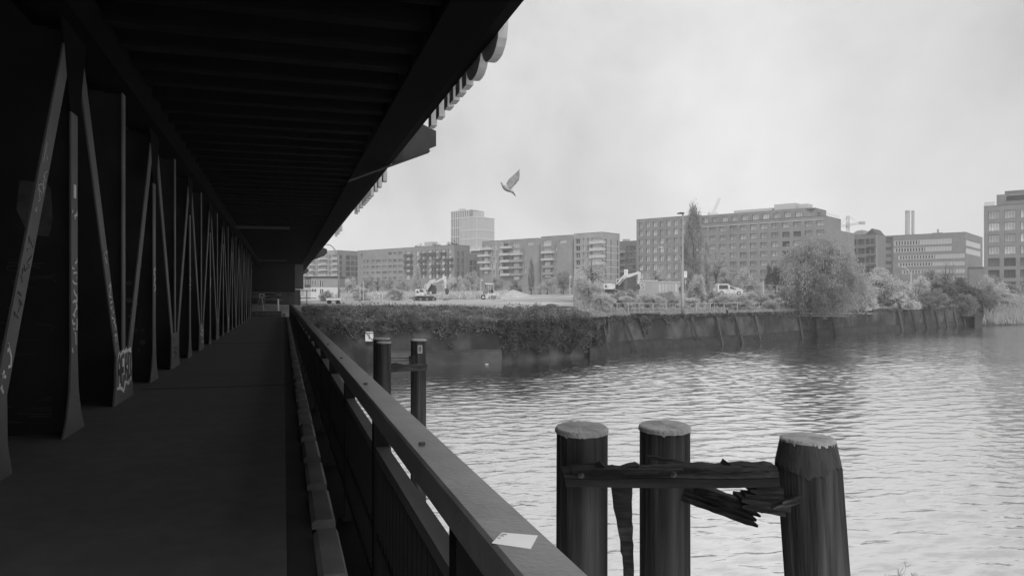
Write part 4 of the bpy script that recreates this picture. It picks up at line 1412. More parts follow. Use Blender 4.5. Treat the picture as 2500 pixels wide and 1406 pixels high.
# --- pale high-rise with vertical fins
B = Bld('high_rise', 'pale high-rise with close vertical fins rising behind the apartment blocks', 1162.7, 700)
zt = B.z(528.6, 0)
u1 = B.u(1123)
vr = B.v(1207)
M_core = mat('tower_glass', 0.2, rough=0.4, var=0.12, scale=0.05, metal=0.0)
M_core2 = mat('tower_glass_side', 0.4, rough=0.4, var=0.1, scale=0.05)
M_fin = mat('tower_fin', 0.55, rough=0.6, var=0.03)
MB().box(u1, 0, 0, vr, 0, zt).build('core', M_core, B.root)
ul = B.u(1102, 6)
zl = B.z(517, ul, 6)
MB().box(ul, u1 + 9, 6.01, vr - 4, 0, zl).build('rear_core', M_core, B.root)
fin = MB().box(-0.32, 0.32, -0.5, 0.0, 0, 1).mesh('fin', M_fin)
for i in range(14):
    o = put('fin', fin, B.root, (u1 + (0 - u1) * (i + 0.02) / 13.0, 0, 40))
    o.scale = (1, 1, zt - 40)
for i in range(9):
    o = put('fin', fin, B.root, (ul + (u1 + 6 - ul) * i / 8.0, 6, 40))
    o.scale = (1, 1, zl - 40)
for i in range(26):
    o = put('fin', fin, B.root, (0, vr * (i + 0.3) / 26.0, 40), math.pi / 2)
    o.scale = (0.62, 0.7, zt - 40)
for z in (zt - 0.6, zt - 12.6, zt - 20.8, zt - 29):
    MB().box(u1 - 0.3, 0.55, -0.62, -0.001, z, z + 0.9).build('floor_band', M_fin, B.root)
    MB().box(0.001, 0.55, 0, vr, z, z + 0.9).build('floor_band', M_fin, B.root)
for z in (zl - 0.6, zl - 7.5, zl - 16.5, zl - 25):
    MB().box(ul - 0.3, u1, 5.4, 5.999, z, z + 0.9).build('floor_band', M_fin, B.root)
MB().box(B.u(1142, 8), -2, 8, vr - 12, zt, zt + 6).build('roof_storey', mat('tower_roof', 0.45, var=0.05), B.root)
MB().box(B.u(1121, 8), B.u(1133, 8), 7, 10, zl, zl + 2).build('roof_plant', M_light, B.root)
# low white roof structure in front of it
B = Bld('roof_pavilion', 'low white rooftop pavilion showing between the balcony building and the rounded block', 1170, 420)
z = B.z(612, 0)
MB().box(B.u(1147), 0, 0, 10, 0, z - 1.0).build('body', M_brickd, B.root)
MB().box(B.u(1147), 0, -0.6, 10, z, z + 1.2).build('roof_edge', M_white, B.root)
MB().box(B.u(1150), -0.8, 0, 8, z - 1, z).build('glazing', M_glassd, B.root)

# --- factory with louvre strips and chimneys
c4 = crop(2130, 480, 5.86)
B = Bld('louvred_office', 'brick building with long white louvre strips below the twin chimneys', 2357, 360)
zt = B.z(567, 0)
ul, um = B.u(2137), B.u(2180)
holes = []
strips = [(310, 1132, 600, 672), (310, 1132, 708, 772), (370, 1320, 815, 876), (370, 1320, 925, 980), (420, 1320, 1035, 1090), (1150, 1310, 1140, 1190)]
for r in strips:
    q_ = c4(r)
    u_, w_ = B.u(q_[0]), B.u(q_[1])
    holes.append((u_, w_, B.z(q_[3], w_), B.z(q_[2], w_)))
M_bf = mat('brick_factory', 0.2, rough=0.9, var=0.12, scale=0.5, stain=-0.12)
hs = B.wall('f', um, 0, zt, holes, M_bf, depth=0.5)
lou = {}
for k, h in enumerate(hs):
    w, hh = h[1] - h[0], h[3] - h[2]
    fr = MB()
    fr.box(h[0], h[1], 0.02, 0.3, h[2], h[2] + 0.22).box(h[0], h[1], 0.02, 0.3, h[3] - 0.22, h[3])
    fr.box(h[0], h[0] + 0.25, 0.02, 0.3, h[2] + .22, h[3] - .22).box(h[1] - 0.25, h[1], 0.02, 0.3, h[2] + .22, h[3] - .22)
    strip_o = fr.build('strip_frame', M_framew, B.root)
    MB().box(h[0] + 0.2, h[1] - 0.2, 0.4, 0.48, h[2], h[3]).build('glazing', M_glassd if k < 5 else M_glassd, strip_o)
    key = round(hh, 1)
    if key not in lou:
        lou[key] = MB().box(-0.28, 0.28, 0.05, 0.2, -hh / 2 + 0.222, hh / 2 - 0.222).mesh('louvre', mat('louvre_pale', 0.42, var=0.1))
    n_ = max(4, int(w / 1.25))
    for i in range(n_):
        o = put('louvre', lou[key], strip_o, (h[0] + 0.5 + (w - 1.0) * i / (n_ - 1), 0, (h[2] + h[3]) / 2))
        if i > n_ * (0.42, 0.52, 0.55, 0.52, 0.5, 2)[k]:
            o.scale = (2.05, 1, 1)
wd = []
for px in (2150, 2169):
    uc = B.u(px, 1.2)
    for k in range(5):
        z = B.z(590, uc, 1.2) - 3.55 * k
        wd.append((uc - 1.4, uc + 1.4, z - 0.8, z + 0.8))
wd = B.wall('f', ul, um, zt, wd, M_brickd, off=1.2, name='set_back_wall')
B.windows('f', wd, off=1.2, glass=M_glassd)
vr = B.v(2399)
z1 = B.z(583, 0.0)
rb = [(B.v(2358.5), B.v(2395.5), zt - 6.2, zt - 3.2), (B.v(2358.5), B.v(2395.5), zt - 10.0, zt - 7.0)]
rb = B.wall('s', 0, vr, zt, rb, M_bf)
for h in rb:
    MB().box(-0.34, -0.3, h[0], h[1], h[2], h[3]).build('strip_panel', mat('strip_pale', 0.5, var=0.08), B.root)
B.shell(ul, 0, vr, zt, M_bf, right=False)
MB().box(B.u(2276, 6), B.u(2300, 6), 6, 9, zt, zt + 0.9).box(B.u(2287, 6), B.u(2291, 6), 6.5, 7.2, zt + 0.9, zt + 2.6).build('roof_plant', M_grey, B.root)
MB().box(0.2, 14, 6, 26, 0, zt - 17).build('side_wing', M_bf, B.root)
MB().box(0.2, 14.2, 5.6, 26, zt - 17, zt - 16.4).build('side_wing_edge', M_trim, B.root)
M_chim = mat('chimney_concrete', 0.3, var=0.08, scale=0.1)
for px, r_, lab in ((2215.8, 1.5, 'wider left one of the twin chimneys'), (2229, 0.95, 'slimmer right one of the twin chimneys')):
    D = 520
    x, y = wxy(px, D)
    zc = zof(514, D)
    t = thing('chimney', lab, 'chimney', (x, y, 0), 0, 'twin chimneys')
    MB().tube([(0, 0, 0), (0, 0, zc)], [r_ * 1.02, r_], 20).build('shaft', M_chim, t, smooth=True)
    MB().tube([(0, 0, zc - 1.4), (0, 0, zc - 0.6)], [r_ * 1.06, r_ * 1.06], 20).build('ring', M_grey, t)
# --- old warehouses between
B = Bld('brick_warehouse', 'old brick warehouse with stepped roof between the office block and the louvred building', 2140, 318)
zt = B.z(566, 0)
u0 = B.u(2074)
g = []
for px in (2086, 2098, 2106, 2118, 2130):
    uc = B.u(px)
    for k in range(6):
        z = zt - 4.0 - 3.9 * k
        g.append((uc - 0.8, uc + 0.8, z - 1.2, z + 1.2))
g = B.wall('f', u0, 0, zt - 1.0, g, M_brickd)
B.windows('f', g, glass=M_glassd)
B.shell(u0, 0, 14, zt - 1.0, M_brickd)
um = B.u(2112)
MB().prism([(um, zt - 1.0), (um + 2.5, zt + 1.4), (-2.0, zt + 1.6), (0, zt - 1.0)], 0.2, 13).build('gable_roof', M_dark, B.root)
MB().prism([(u0, zt - 1.0), (u0 + 3, zt + 0.9), (um - 1, zt + 1.1), (um - 0.2, zt - 1.0)], 0.2, 13).build('gable_roof', M_grey, B.root)
for k in range(5):
    z = zt - 6.1 - 3.9 * k
    MB().box(B.u(2117), -0.2, -0.9, -0.01, z, z + 0.18).build('balcony_slab', M_trim, B.root)
# --- tower-like office at the right edge
c5 = crop(2130, 480, 5.86)
B = Bld('grid_office', 'office block with large gridded windows at the right edge of the picture', 2402, 225)
zt = B.z(505, 0)
u1 = 46.0
holes = []
x0_, dx_ = 1655, 227
for i in range(8):
    for k in range(8):
        q_ = c5((x0_, x0_ + 163, 208 + 168.5 * k, 325 + 168.5 * k))
        h = B.hole_px(q_)
        w = h[1] - h[0]
        pitch = B.u(2130 + (x0_ + dx_) / 5.86) - h[0]
        holes.append((h[0] + pitch * i, h[0] + pitch * i + w, h[2], h[3]))
M_bg = mat('grid_brick', 0.22, rough=0.9, var=0.1, scale=0.4, stain=-0.1)
hs = B.wall('f', 0, u1, zt, holes, M_bg, depth=0.55)
low_ = [k for k, h in enumerate(hs) if h[3] < zt - 15]
B.windows('f', hs, mull=(4, 1), depth=0.45, pick=low_)
B.shell(0, u1, 20, zt, M_bg)
us = B.u(2433, 3)
MB().box(us, u1, 3, 18, zt - 0.5, B.z(476, us, 3)).build('set_back_storey', M_bg, B.root)
us2 = B.u(2453, 5)
MB().box(us2, u1, 5, 16, B.z(476, us, 3), B.z(467, us2, 5)).build('roof_storey', M_brickd, B.root)
MB().box(us + 2.5, us + 8.5, 2.9, 2.999, zt + 1.6, zt + 3.0).build('window_band', M_glassd, B.root)
b = MB().box(0.05, us, 0.02, 0.06, zt + 0.15, zt + 1.35)
b.build('glass_balustrade', mat('clear_balustrade', 0.6, rough=0.2, metal=0.3), B.root)
# --- two-storey site building under the lamp
D = 178
B = thing('site_building', 'two-storey building with dark upper and pale lower floor, left beside the arched lamp', 'building', (*wxy(742, D), gz(742, D) - 0.3), -TH)
W = (826 - 742) / F * D
s_ = D / F
zb = zof(724, D) - (gz(742, D) - 0.3)
def sb(px, py):
    return (px - 742) * s_, (HZ - py) * s_ + zb
x1, z1 = sb(826, 681)
xa, za = sb(758, 701)
_, zm = sb(742, 701)
_, zt = sb(742, 677)
MB().box(xa, W, 0, 7, zm, zt).build('upper_wall', mat('cladding_grey', 0.3, var=0.1), B)
MB().box(xa, W, 0.05, 7, -0.5, zm - 0.002).build('lower_wall', mat('cladding_pale', 0.62, var=0.1), B)
MB().box(0.2, xa - 0.002, -0.25, 7, zm, zt).build('dark_bay', M_dark, B)
MB().box(0.0, xa - 0.002, -0.1, 7, -0.5, zm - 0.002).build('bay_base', mat('cladding_mid', 0.42, var=0.1), B)
MB().box(0, W + 0.15, -0.35, 7.2, zt + 0.002, zt + 0.22).build('roof_edge', M_dark, B)
def sbwin(px0, px1, py0, py1, y=0.0):
    a_, b_ = sb(px0, py1), sb(px1, py0)
    o = MB().box(a_[0], b_[0], y - 0.06, y - 0.002, a_[1], b_[1]).build('window', M_framew, B)
    m_ = 0.13 * (b_[0] - a_[0])
    MB().box(a_[0] + 2 * m_, b_[0] - 2 * m_, y - 0.075, y - 0.061, a_[1] + m_, b_[1] - m_).build('pane', M_glassd, o)
for r in ((745, 750, 683, 695), (752, 757, 683, 695)):
    sbwin(*r, y=-0.25)
for r in ((761.5, 766, 684, 695), (767.5, 772, 684, 695), (780, 785.5, 684.5, 699.5), (785.8, 790.5, 684.5, 699.5), (761.8, 765.5, 705, 712), (768, 771.5, 705, 712), (781, 785, 705.5, 718), (785.5, 790, 705.5, 718)):
    sbwin(*r)

# ---------------------------------------------------------------- vegetation
def quads_mesh(name, C, A, Bv, m_):
    """C centres, A and B half-edges (n x 3 arrays): one four-cornered leaf face each"""
    n_ = len(C)
    V = np.empty((n_, 4, 3), np.float32)
    V[:, 0] = C - A - Bv * 0.2
    V[:, 1] = C - Bv
    V[:, 2] = C + A + Bv * 0.1
    V[:, 3] = C + Bv
    me = bpy.data.meshes.new(name)
    me.vertices.add(n_ * 4)
    me.vertices.foreach_set('co', V.reshape(-1))
    me.loops.add(n_ * 4)
    me.loops.foreach_set('vertex_index', np.arange(n_ * 4, dtype=np.int32))
    me.polygons.add(n_)
    me.polygons.foreach_set('loop_start', np.arange(0, n_ * 4, 4, dtype=np.int32))
    me.polygons.foreach_set('loop_total', np.full(n_, 4, np.int32))
    me.materials.append(m_)
    me.update(calc_edges=True)
    me.validate()
    return me
def rand_dirs(g, n_, up=0.0):
    d = g.normal(size=(n_, 3))
    d[:, 2] += up
    return d / np.linalg.norm(d, axis=1, keepdims=True)

def tree_meshes(kind, seed, n_leaf, leaf, m_leaf, m_bark, density=1.0):
    """unit tree: height 1, crown radius about 0.5; returns trunk and crown meshes"""
    g = np.random.default_rng(seed)
    r_ = random.Random(seed)
    tips = []
    tb = MB()
    if kind == 'poplar':
        ncl = 60
        for i in range(ncl):
            t = r_.random()
            z = 0.10 + 0.88 * t
            rad = 0.5 * (math.sin(math.pi * min(1, (t * 0.86 + 0.10))) ** 0.8) * (0.55 + 0.45 * r_.random())
            a = r_.uniform(0, 6.283)
            tips.append((rad * math.cos(a) * 0.85, rad * math.sin(a) * 0.85, z, 0.10))
        tb.tube([(0, 0, 0), (0.01, 0, 0.5), (0, 0, 0.95)], [0.07, 0.045, 0.008], 7)
    elif kind == 'cone':
        for i in range(60):
            t = r_.random() ** 1.3
            rad = 0.46 * (1 - t) * (0.5 + 0.5 * r_.random()) + 0.02
            a = r_.uniform(0, 6.283)
            tips.append((rad * math.cos(a), rad * math.sin(a), 0.08 + 0.88 * t, 0.09))
        tb.tube([(0, 0, 0), (0, 0, 0.95)], [0.05, 0.006], 6)
    elif kind == 'shrub':
        for l_ in range(19):
            dl = rand_dirs(g, 1, 0.4)[0]
            ql = 0.3 + 0.6 * r_.random()
            lc = (dl[0] * 0.42 * ql, dl[1] * 0.42 * ql, max(0.08, 0.30 + dl[2] * 0.55 * ql))
            lr = r_.uniform(0.10, 0.22)
            for i in range(7):
                d = rand_dirs(g, 1, 0.25)[0]
                tips.append((lc[0] + d[0] * lr, lc[1] + d[1] * lr, max(0.05, lc[2] + d[2] * lr), 0.07))
        for i in range(9):
            a = r_.uniform(0, 6.283)
            tb.tube([(0.04 * math.cos(a), 0.04 * math.sin(a), 0), (0.2 * math.cos(a), 0.2 * math.sin(a), 0.45), (0.33 * math.cos(a), 0.33 * math.sin(a), r_.uniform(0.6, 0.9))], [0.014, 0.009, 0.002], 5)
    elif kind == 'willow':
        for l_ in range(26):
            dl = rand_dirs(g, 1, 0.1)[0]
            ql = 0.4 + 0.6 * r_.random()
            lc = (dl[0] * 0.46 * ql, dl[1] * 0.46 * ql, (0.50 if l_ < 18 else 0.34) + (dl[2] if l_ < 18 else abs(dl[2]) * 0.3) * 0.42 * ql)
            lr = r_.uniform(0.08, 0.17)
            for i in range(9):
                d = rand_dirs(g, 1, 0.5)[0]
                tips.append((lc[0] + d[0] * lr, lc[1] + d[1] * lr, lc[2] + d[2] * lr * 0.8, 0.055))
        tb.tube([(0, 0, -0.05), (0.02, 0, 0.18), (-0.03, 0.01, 0.36)], [0.06, 0.045, 0.035], 8)
        for k in range(13):
            tx = tips[r_.randrange(len(tips))]
            h0 = r_.uniform(0.12, 0.34)
            tb.tube([(0.0, 0, h0), (tx[0] * 0.45, tx[1] * 0.45, (h0 + tx[2]) * 0.55), tx[:3]], [0.026, 0.014, 0.003], 6)
    else:                                   # round crowned tree, 'bare' has thin foliage
        for l_ in range(16):
            dl = rand_dirs(g, 1, 0.0)[0]
            ql = 0.3 + 0.65 * r_.random()
            lc = (dl[0] * 0.46 * ql, dl[1] * 0.46 * ql, 0.46 + dl[2] * 0.44 * ql)
            lr = r_.uniform(0.08, 0.2)
            for i in range(7):
                d = rand_dirs(g, 1, 0.2)[0]
                tips.append((lc[0] + d[0] * lr, lc[1] + d[1] * lr, lc[2] + d[2] * lr, 0.07))
        r_.shuffle(tips)
        tb.tube([(0, 0, -0.03), (0.01, 0.0, 0.2), (0.0, 0.01, 0.45), (0.01, 0, 0.8)], [0.035, 0.028, 0.02, 0.005], 8)
        for k in range(16 if kind == 'round' else 34):
            tx = tips[k % len(tips)]
            h0 = r_.uniform(0.18, 0.5)
            mid = (tx[0] * 0.45 + r_.uniform(-.03, .03), tx[1] * 0.45 + r_.uniform(-.03, .03), h0 + (tx[2] - h0) * 0.6)
            tb.tube([(0, 0, h0), mid, tx[:3]], [0.016, 0.009, 0.002], 5)
    T = np.array(tips)
    w = np.array([r_.uniform(0.3, 1.6) for _ in tips])
    idx = g.choice(len(T), n_leaf, p=w / w.sum())
    C = T[idx, :3] + g.normal(size=(n_leaf, 3)) * T[idx, 3:4] * 0.62
    if kind == 'willow':
        st_ = g.random(n_leaf) < 0.6          # hanging strands
        C[st_, 2] -= np.abs(g.normal(size=st_.sum())) * 0.16
    C[:, 2] = np.maximum(C[:, 2], 0.015)
    d1 = rand_dirs(g, n_leaf)
    d2 = np.cross(d1, rand_dirs(g, n_leaf))
    d2 /= np.linalg.norm(d2, axis=1, keepdims=True) + 1e-9
    s1 = leaf * g.uniform(0.6, 1.3, (n_leaf, 1))
    asp = 0.55
    if kind in ('willow',):
        d1[:, 2] -= 1.6
        d1 /= np.linalg.norm(d1, axis=1, keepdims=True)
        d2 = np.cross(d1, rand_dirs(g, n_leaf))
        d2 /= np.linalg.norm(d2, axis=1, keepdims=True) + 1e-9
        s1 *= 1.7
        asp = 0.25
    if kind == 'poplar':
        d1[:, 2] += 1.0
        d1 /= np.linalg.norm(d1, axis=1, keepdims=True)
        d2 = np.cross(d1, rand_dirs(g, n_leaf))
        d2 /= np.linalg.norm(d2, axis=1, keepdims=True) + 1e-9
    return tb.mesh('trunk', m_bark, True), quads_mesh('crown', C, d1 * s1, d2 * s1 * asp, m_leaf)

L_pale = leafmat('leaves_pale', 0.62)
L_mid = leafmat('leaves_mid', 0.52)
L_grey = leafmat('leaves_grey', 0.33)
L_dark = leafmat('leaves_dark', 0.17)
M_bark = mat('bark', 0.09, rough=0.95, var=0.4, scale=3)
M_twig = mat('twig_bark', 0.12, rough=0.95, var=0.3)
PROTO = {}
def proto(kind, variant, tone):
    key = (kind, variant, tone)
    if key not in PROTO:
        n_, lf = {'round': (7000, 0.021), 'bare': (2600, 0.016), 'shrub': (13000, 0.020), 'willow': (60000, 0.0085), 'poplar': (15000, 0.02), 'cone': (6000, 0.021)}[kind]
        PROTO[key] = tree_meshes(kind, 100 + variant * 7 + len(kind), n_, lf, {'p': L_pale, 'm': L_mid, 'g': L_grey, 'd': L_dark, 'w': leafmat('leaves_willow', 0.44), 'h': leafmat('leaves_poplar', 0.37)}[tone], M_bark if kind != 'shrub' else M_twig)
    return PROTO[key]
def tree(kind, variant, tone, px, D, w_px, py_top, label, name=None, group=None, cat=None, sink=0.0):
    x, y, z = gpt(px, D)
    H = zof(py_top, D) - z
    W = w_px / F * D
    nm = name or {'shrub': 'shrub', 'poplar': 'poplar_tree', 'willow': 'willow_tree', 'cone': 'conifer_tree', 'bare': 'bare_tree'}.get(kind, 'leafy_tree')
    t = thing(nm, label, cat or ('shrub' if kind == 'shrub' else 'tree'), (x, y, z - sink), RNG.uniform(0, 6.28), group)
    tm, cm = proto(kind, variant, tone)
    for n_, me in (('trunk', tm), ('crown', cm)):
        o = put(n_ if not (kind == 'shrub' and n_ == 'trunk') else 'stems', me, t)
        o.scale = (W, W, H + sink)
    return t

G1 = 'trees in front of the apartment buildings'
G2 = 'shrubs along the quay'
for a in [
    ('round', 1, 'p', 852, 215, 46, 668, 'pale round tree just right of the arched street lamp'),
    ('round', 2, 'm', 893, 225, 40, 672, 'grey tree second to the right of the arched lamp'),
    ('bare', 1, 'm', 922, 230, 40, 658, 'thin leafless tree in front of the left end of the long apartment building'),
    ('round', 3, 'm', 950, 222, 46, 672, 'soft grey tree between the arched lamp and the tracked excavator'),
    ('round', 4, 'm', 986, 230, 44, 668, 'grey tree behind and left of the tracked excavator'),
    ('cone', 1, 'p', 1018, 205, 44, 648, 'bright spreading tree rising just behind the tracked excavator'),
    ('round', 1, 'p', 1110, 215, 48, 664, 'pale tree right of the raised excavator boom'),
    ('round', 2, 'm', 1142, 228, 52, 660, 'broad soft tree under the dark end wall of the long apartment building'),
    ('cone', 2, 'p', 1166, 205, 30, 676, 'small pale feathery tree left of the road roller'),
    ('round', 3, 'm', 1212, 235, 44, 672, 'grey tree above the road roller cab'),
    ('round', 4, 'g', 1262, 228, 34, 676, 'darker round tree behind the heap of sand'),
    ('poplar', 2, 'g', 1297, 245, 17, 638, 'small slim poplar in front of the rounded apartment corner'),
    ('round', 2, 'm', 1336, 232, 46, 676, 'grey bushy tree right of the small slim poplar'),
    ('round', 1, 'g', 1376, 225, 46, 648, 'fuller dark tree before the lighter square apartment block'),
    ('bare', 2, 'm', 1444, 180, 96, 612, 'wide bare-branched tree in front of the square apartment block'),
    ('bare', 3, 'm', 1600, 205, 74, 634, 'low spreading bare tree behind the site cabin'),
    ('poplar', 1, 'h', 1693, 205, 52, 508, 'tall dark poplar in front of the brick office block'),
    ('poplar', 3, 'm', 1726, 215, 24, 594, 'slender pale poplar just right of the tall dark one'),
    ('bare', 1, 'm', 1748, 210, 60, 590, 'bare tree right of the two poplars'),
    ('round', 2, 'g', 1690, 190, 46, 648, 'dark bushy tree at the foot of the tall poplar'),
    ('round', 3, 'm', 1772, 200, 64, 650, 'round grey tree behind the white van'),
    ('round', 4, 'm', 1826, 195, 70, 642, 'broad grey tree between the van and the willow'),
    ('round', 1, 'd', 1893, 170, 52, 632, 'dark dense tree against the left flank of the willow'),
    ('round', 4, 'd', 2126, 190, 44, 652, 'dark tree seen between the willow and the pale round bush'),
    ('round', 3, 'm', 2275, 210, 90, 650, 'grey tree below the louvred building'),
    ('bare', 3, 'g', 2308, 200, 50, 622, 'thin bare tree standing before the louvre strips'),
    ('round', 2, 'g', 2440, 180, 70, 668, 'grey tree below the grid-windowed office'),
    ('round', 4, 'd', 2470, 172, 50, 690, 'dark tree low at the right edge of the picture'),
    ('round', 1, 'm', 2520, 178, 70, 660, 'pale tree cut by the right edge of the picture'),
]:
    tree(*a, group=G1)
for a in [
    ('shrub', 1, 'p', 1440, 84, 64, 664, 'tall pale shrub left of the wheeled excavator, near the quay'),
    ('shrub', 2, 'p', 1424, 100, 52, 650, 'pale tall shrub behind the leftmost quay fence post'),
    ('shrub', 3, 'm', 1486, 92, 60, 712, 'low shrub below the wheeled excavator'),
    ('shrub', 4, 'p', 1532, 96, 66, 700, 'pale shrub in front of the wheeled excavator boom'),
    ('shrub', 1, 'm', 1580, 97, 70, 712, 'grey shrub below the sign board of the site cabin'),
    ('shrub', 2, 'm', 1622, 98, 60, 708, 'grey shrub left of the straight street lamp'),
    ('shrub', 3, 'p', 1702, 93, 66, 654, 'tall pale shrub just right of the straight street lamp'),
    ('shrub', 4, 'm', 1748, 97, 60, 706, 'grey shrub hiding the left wheel of the white van'),
    ('shrub', 1, 'm', 1792, 100, 64, 714, 'low shrub in front of the white van bonnet'),
    ('shrub', 2, 'p', 1838, 104, 62, 706, 'pale shrub left of the willow, third from it'),
    ('shrub', 3, 'm', 1878, 106, 60, 712, 'grey shrub left of the willow, second from it'),
    ('shrub', 4, 'p', 1916, 108, 58, 690, 'pale shrub touching the left side of the willow'),
    ('shrub', 2, 'p', 2170, 124, 118, 646, 'large pale round bush right of the willow'),
    ('shrub', 4, 'p', 2236, 132, 96, 662, 'pale bush overlapping the right side of the large round one'),
    ('shrub', 3, 'g', 2140, 122, 60, 712, 'low grey bush at the foot of the large pale one'),
    ('shrub', 1, 'd', 2300, 140, 90, 676, 'dark bush between the pale bushes, left half of the dark mass'),
    ('shrub', 2, 'd', 2352, 146, 96, 672, 'dark bush above the end of the quay wall'),
    ('shrub', 4, 'm', 2412, 156, 84, 660, 'tall grey bush beyond the end of the quay wall'),
    ('shrub', 2, 'g', 2400, 148, 66, 694, 'grey bush spilling over the very end of the quay wall'),
    ('shrub', 3, 'p', 2450, 152, 80, 706, 'pale bush between the quay end and the reeds'),
    ('shrub', 1, 'p', 2118, 114, 70, 684, 'pale bush directly right of the willow, over the wall edge'),
    ('shrub', 4, 'p', 2205, 122, 80, 688, 'low pale bush overhanging the wall in front of the large round one'),
    ('shrub', 2, 'g', 2270, 129, 80, 700, 'grey bush overhanging the wall below the louvred building'),
    ('shrub', 3, 'm', 2462, 170, 70, 700, 'grey bush behind the reeds'),
    ('shrub', 1, 'm', 2070, 116, 60, 690, 'grey bush leaning out from the right side of the willow'),
    ('shrub', 4, 'm', 800, 150, 46, 704, 'pale shrub at the wall of the two-storey site building'),
    ('shrub', 3, 'p', 880, 160, 60, 694, 'pale shrub left of the white container'),
    ('shrub', 1, 'p', 968, 165, 60, 698, 'pale shrub between the white container and the tracked excavator'),
]:
    tree(*a, group=G2)
extra = [('shrub', 1 + i % 4, 'pmpm'[i % 4], px, edgeD(px) + 6 + (i * 5) % 9, 62 + (i * 13) % 24, 700 + (i * 7) % 22) for i, px in enumerate((1470, 1500, 1530, 1562, 1594, 1628, 1684, 1728, 1762, 1796, 1832, 1866, 1900, 1934))]
where = ['first', 'second', 'third', 'fourth', 'fifth', 'sixth', 'first', 'second', 'third', 'fourth', 'fifth', 'sixth', 'seventh', 'eighth']
for i, a in enumerate(extra):
    tree(*a, '%s low shrub behind the quay fence, counted %s' % (where[i], 'from the creeper to the straight lamp' if i < 6 else 'from the straight lamp to the willow'), group=G2)
tree('shrub', 1, 'g', 2418, 146, 56, 712, 'dark grey bush in front of the end of the quay wall', group=G2, sink=2.2)
tree('shrub', 3, 'g', 2356, 142.5, 70, 706, 'grey bush hanging low over the last stretch of the quay wall', group=G2, sink=1.6)
tree('willow', 1, 'w', 2006, 101, 222, 566, 'great spreading willow leaning over the quay wall', sink=0.3)
tree('willow', 2, 'g', 2010, 98, 130, 640, 'darker inner willow growing from the same spot', sink=0.5)

# ivy on the bank and hanging down the wall
g = np.random.default_rng(5)
PXQ = [0.0]
def ivy(name, n_, px0, px1, fn, leaf, m_, lab):
    px = g.uniform(px0, px1, n_)
    C = np.empty((n_, 3))
    for i in range(n_):
        if px1 <= 1.0:
            px[i] = g.normal(1577, 11)
            PXQ[0] = px[i]
        D, z = fn(px[i])
        x, y = wxy(px[i], D)
        C[i] = (x, y, z)
    d1 = rand_dirs(g, n_, -0.3)
    d2 = np.cross(d1, rand_dirs(g, n_))
    d2 /= np.linalg.norm(d2, axis=1, keepdims=True) + 1e-9
    s1 = leaf * g.uniform(0.5, 1.4, (n_, 1))
    o = put(name, quads_mesh(name, C, d1 * s1, d2 * s1 * 0.7, m_))
    o['label'] = lab
    o['category'] = 'ivy'
    return stuff(o)
def lump(px, f=0.02, s_=0.0):
    return math.sin(px * f + s_) * 0.5 + math.sin(px * f * 2.7 + 1.3 + s_) * 0.3 + math.sin(px * f * 6.1 + s_ * 2) * 0.2
def bank(px):
    s_ = g.random() * 6.5 - 0.5
    D = edgeD(px) + s_
    h = 0.55 + 0.55 * lump(px, 0.02, s_) if px < 1030 else 0.3 + 0.3 * lump(px, 0.03, s_)
    h = max(0.12, h) * max(0.18, 1 - max(0, s_) / 6.2) * (1 + 0.5 * g.exponential() * (g.random() < 0.12))
    if px > 1230:
        h += 0.25 + 0.3 * lump(px, 0.05, s_)
    if px > 1400:
        h *= max(0.1, (1458 - px) / 58.0)
    fade = min(1, max(0.1, (px - 735) / 120.0)) * (1.0 + 0.35 * g.normal() ** 2 * 0.3)
    return D, max(gz(px, D), ZQ) + g.random() ** 0.7 * h * fade * 1.1
def hang(px):
    dens = 1.0 if g.random() < min(1, max(0, (px - 1218) / 40.0)) * min(1, max(0, (1482 - px) / 60.0)) else 0.0
    L = ((2.6 + 0.6 * lump(px, 0.09, 2.0)) * g.random() ** 1.2) if dens else abs(g.normal()) * (0.35 + 0.45 * max(0, lump(px, 0.03)))
    D = edgeD(px) - 0.2 - 0.35 * L / 3 - abs(g.normal()) * (0.28 if dens else 0.12)
    return D, ZQ + 0.15 - L
L_ivy = leafmat('ivy_leaves', 0.2, var=0.8, rand=0.0)
L_ivyl = leafmat('ivy_leaves_young', 0.28, var=0.6, rand=0.0)
ivy('ivy', 34000, 738, 1455, bank, 0.085, L_ivy, 'dark ivy thicket covering the bank on top of the quay wall')
ivy('ivy', 6000, 745, 1455, lambda p_: (lambda t: (t[0], t[1] + 0.08))(bank(p_)), 0.07, L_ivyl, 'paler young ivy tips over the bank')
ivy('ivy', 22000, 1215, 1485, hang, 0.085, leafmat('creeper_leaves', 0.11, var=0.9, rand=0.0), 'creeper hanging down the middle of the quay wall to the water')
ivy('ivy', 1300, 1385, 1478, lambda p_: (lambda t: (t[0] - 0.15, t[1]))(hang(1400)) if False else (edgeD(p_) - 0.6 - 0.2 * g.random(), ZQ - 2.7 * g.random() * math.exp(-((p_ - 1432) / 26.0) ** 2) - 0.3 * g.random()), 0.1, leafmat('creeper_young', 0.16, var=0.8, rand=0.0), 'lighter creeper patch left of the first timber fender')
ivy('ivy', 6000, 780, 1240, hang, 0.085, L_ivy, 'ivy trailing over the top edge of the brick quay wall')
ivy('ivy', 6500, 1490, 2400, lambda p_: (edgeD(p_) - 0.3 - 0.3 * g.random(), ZQ + 0.25 - abs(g.normal()) * (0.12 + 0.55 * max(0, lump(p_, 0.045, 3.0)) + (0.9 if 1960 < p_ < 2080 else 0))), 0.1, leafmat('edge_growth', 0.16, var=0.8, rand=0.0), 'plants trailing over the edge of the quay wall right of the creeper')
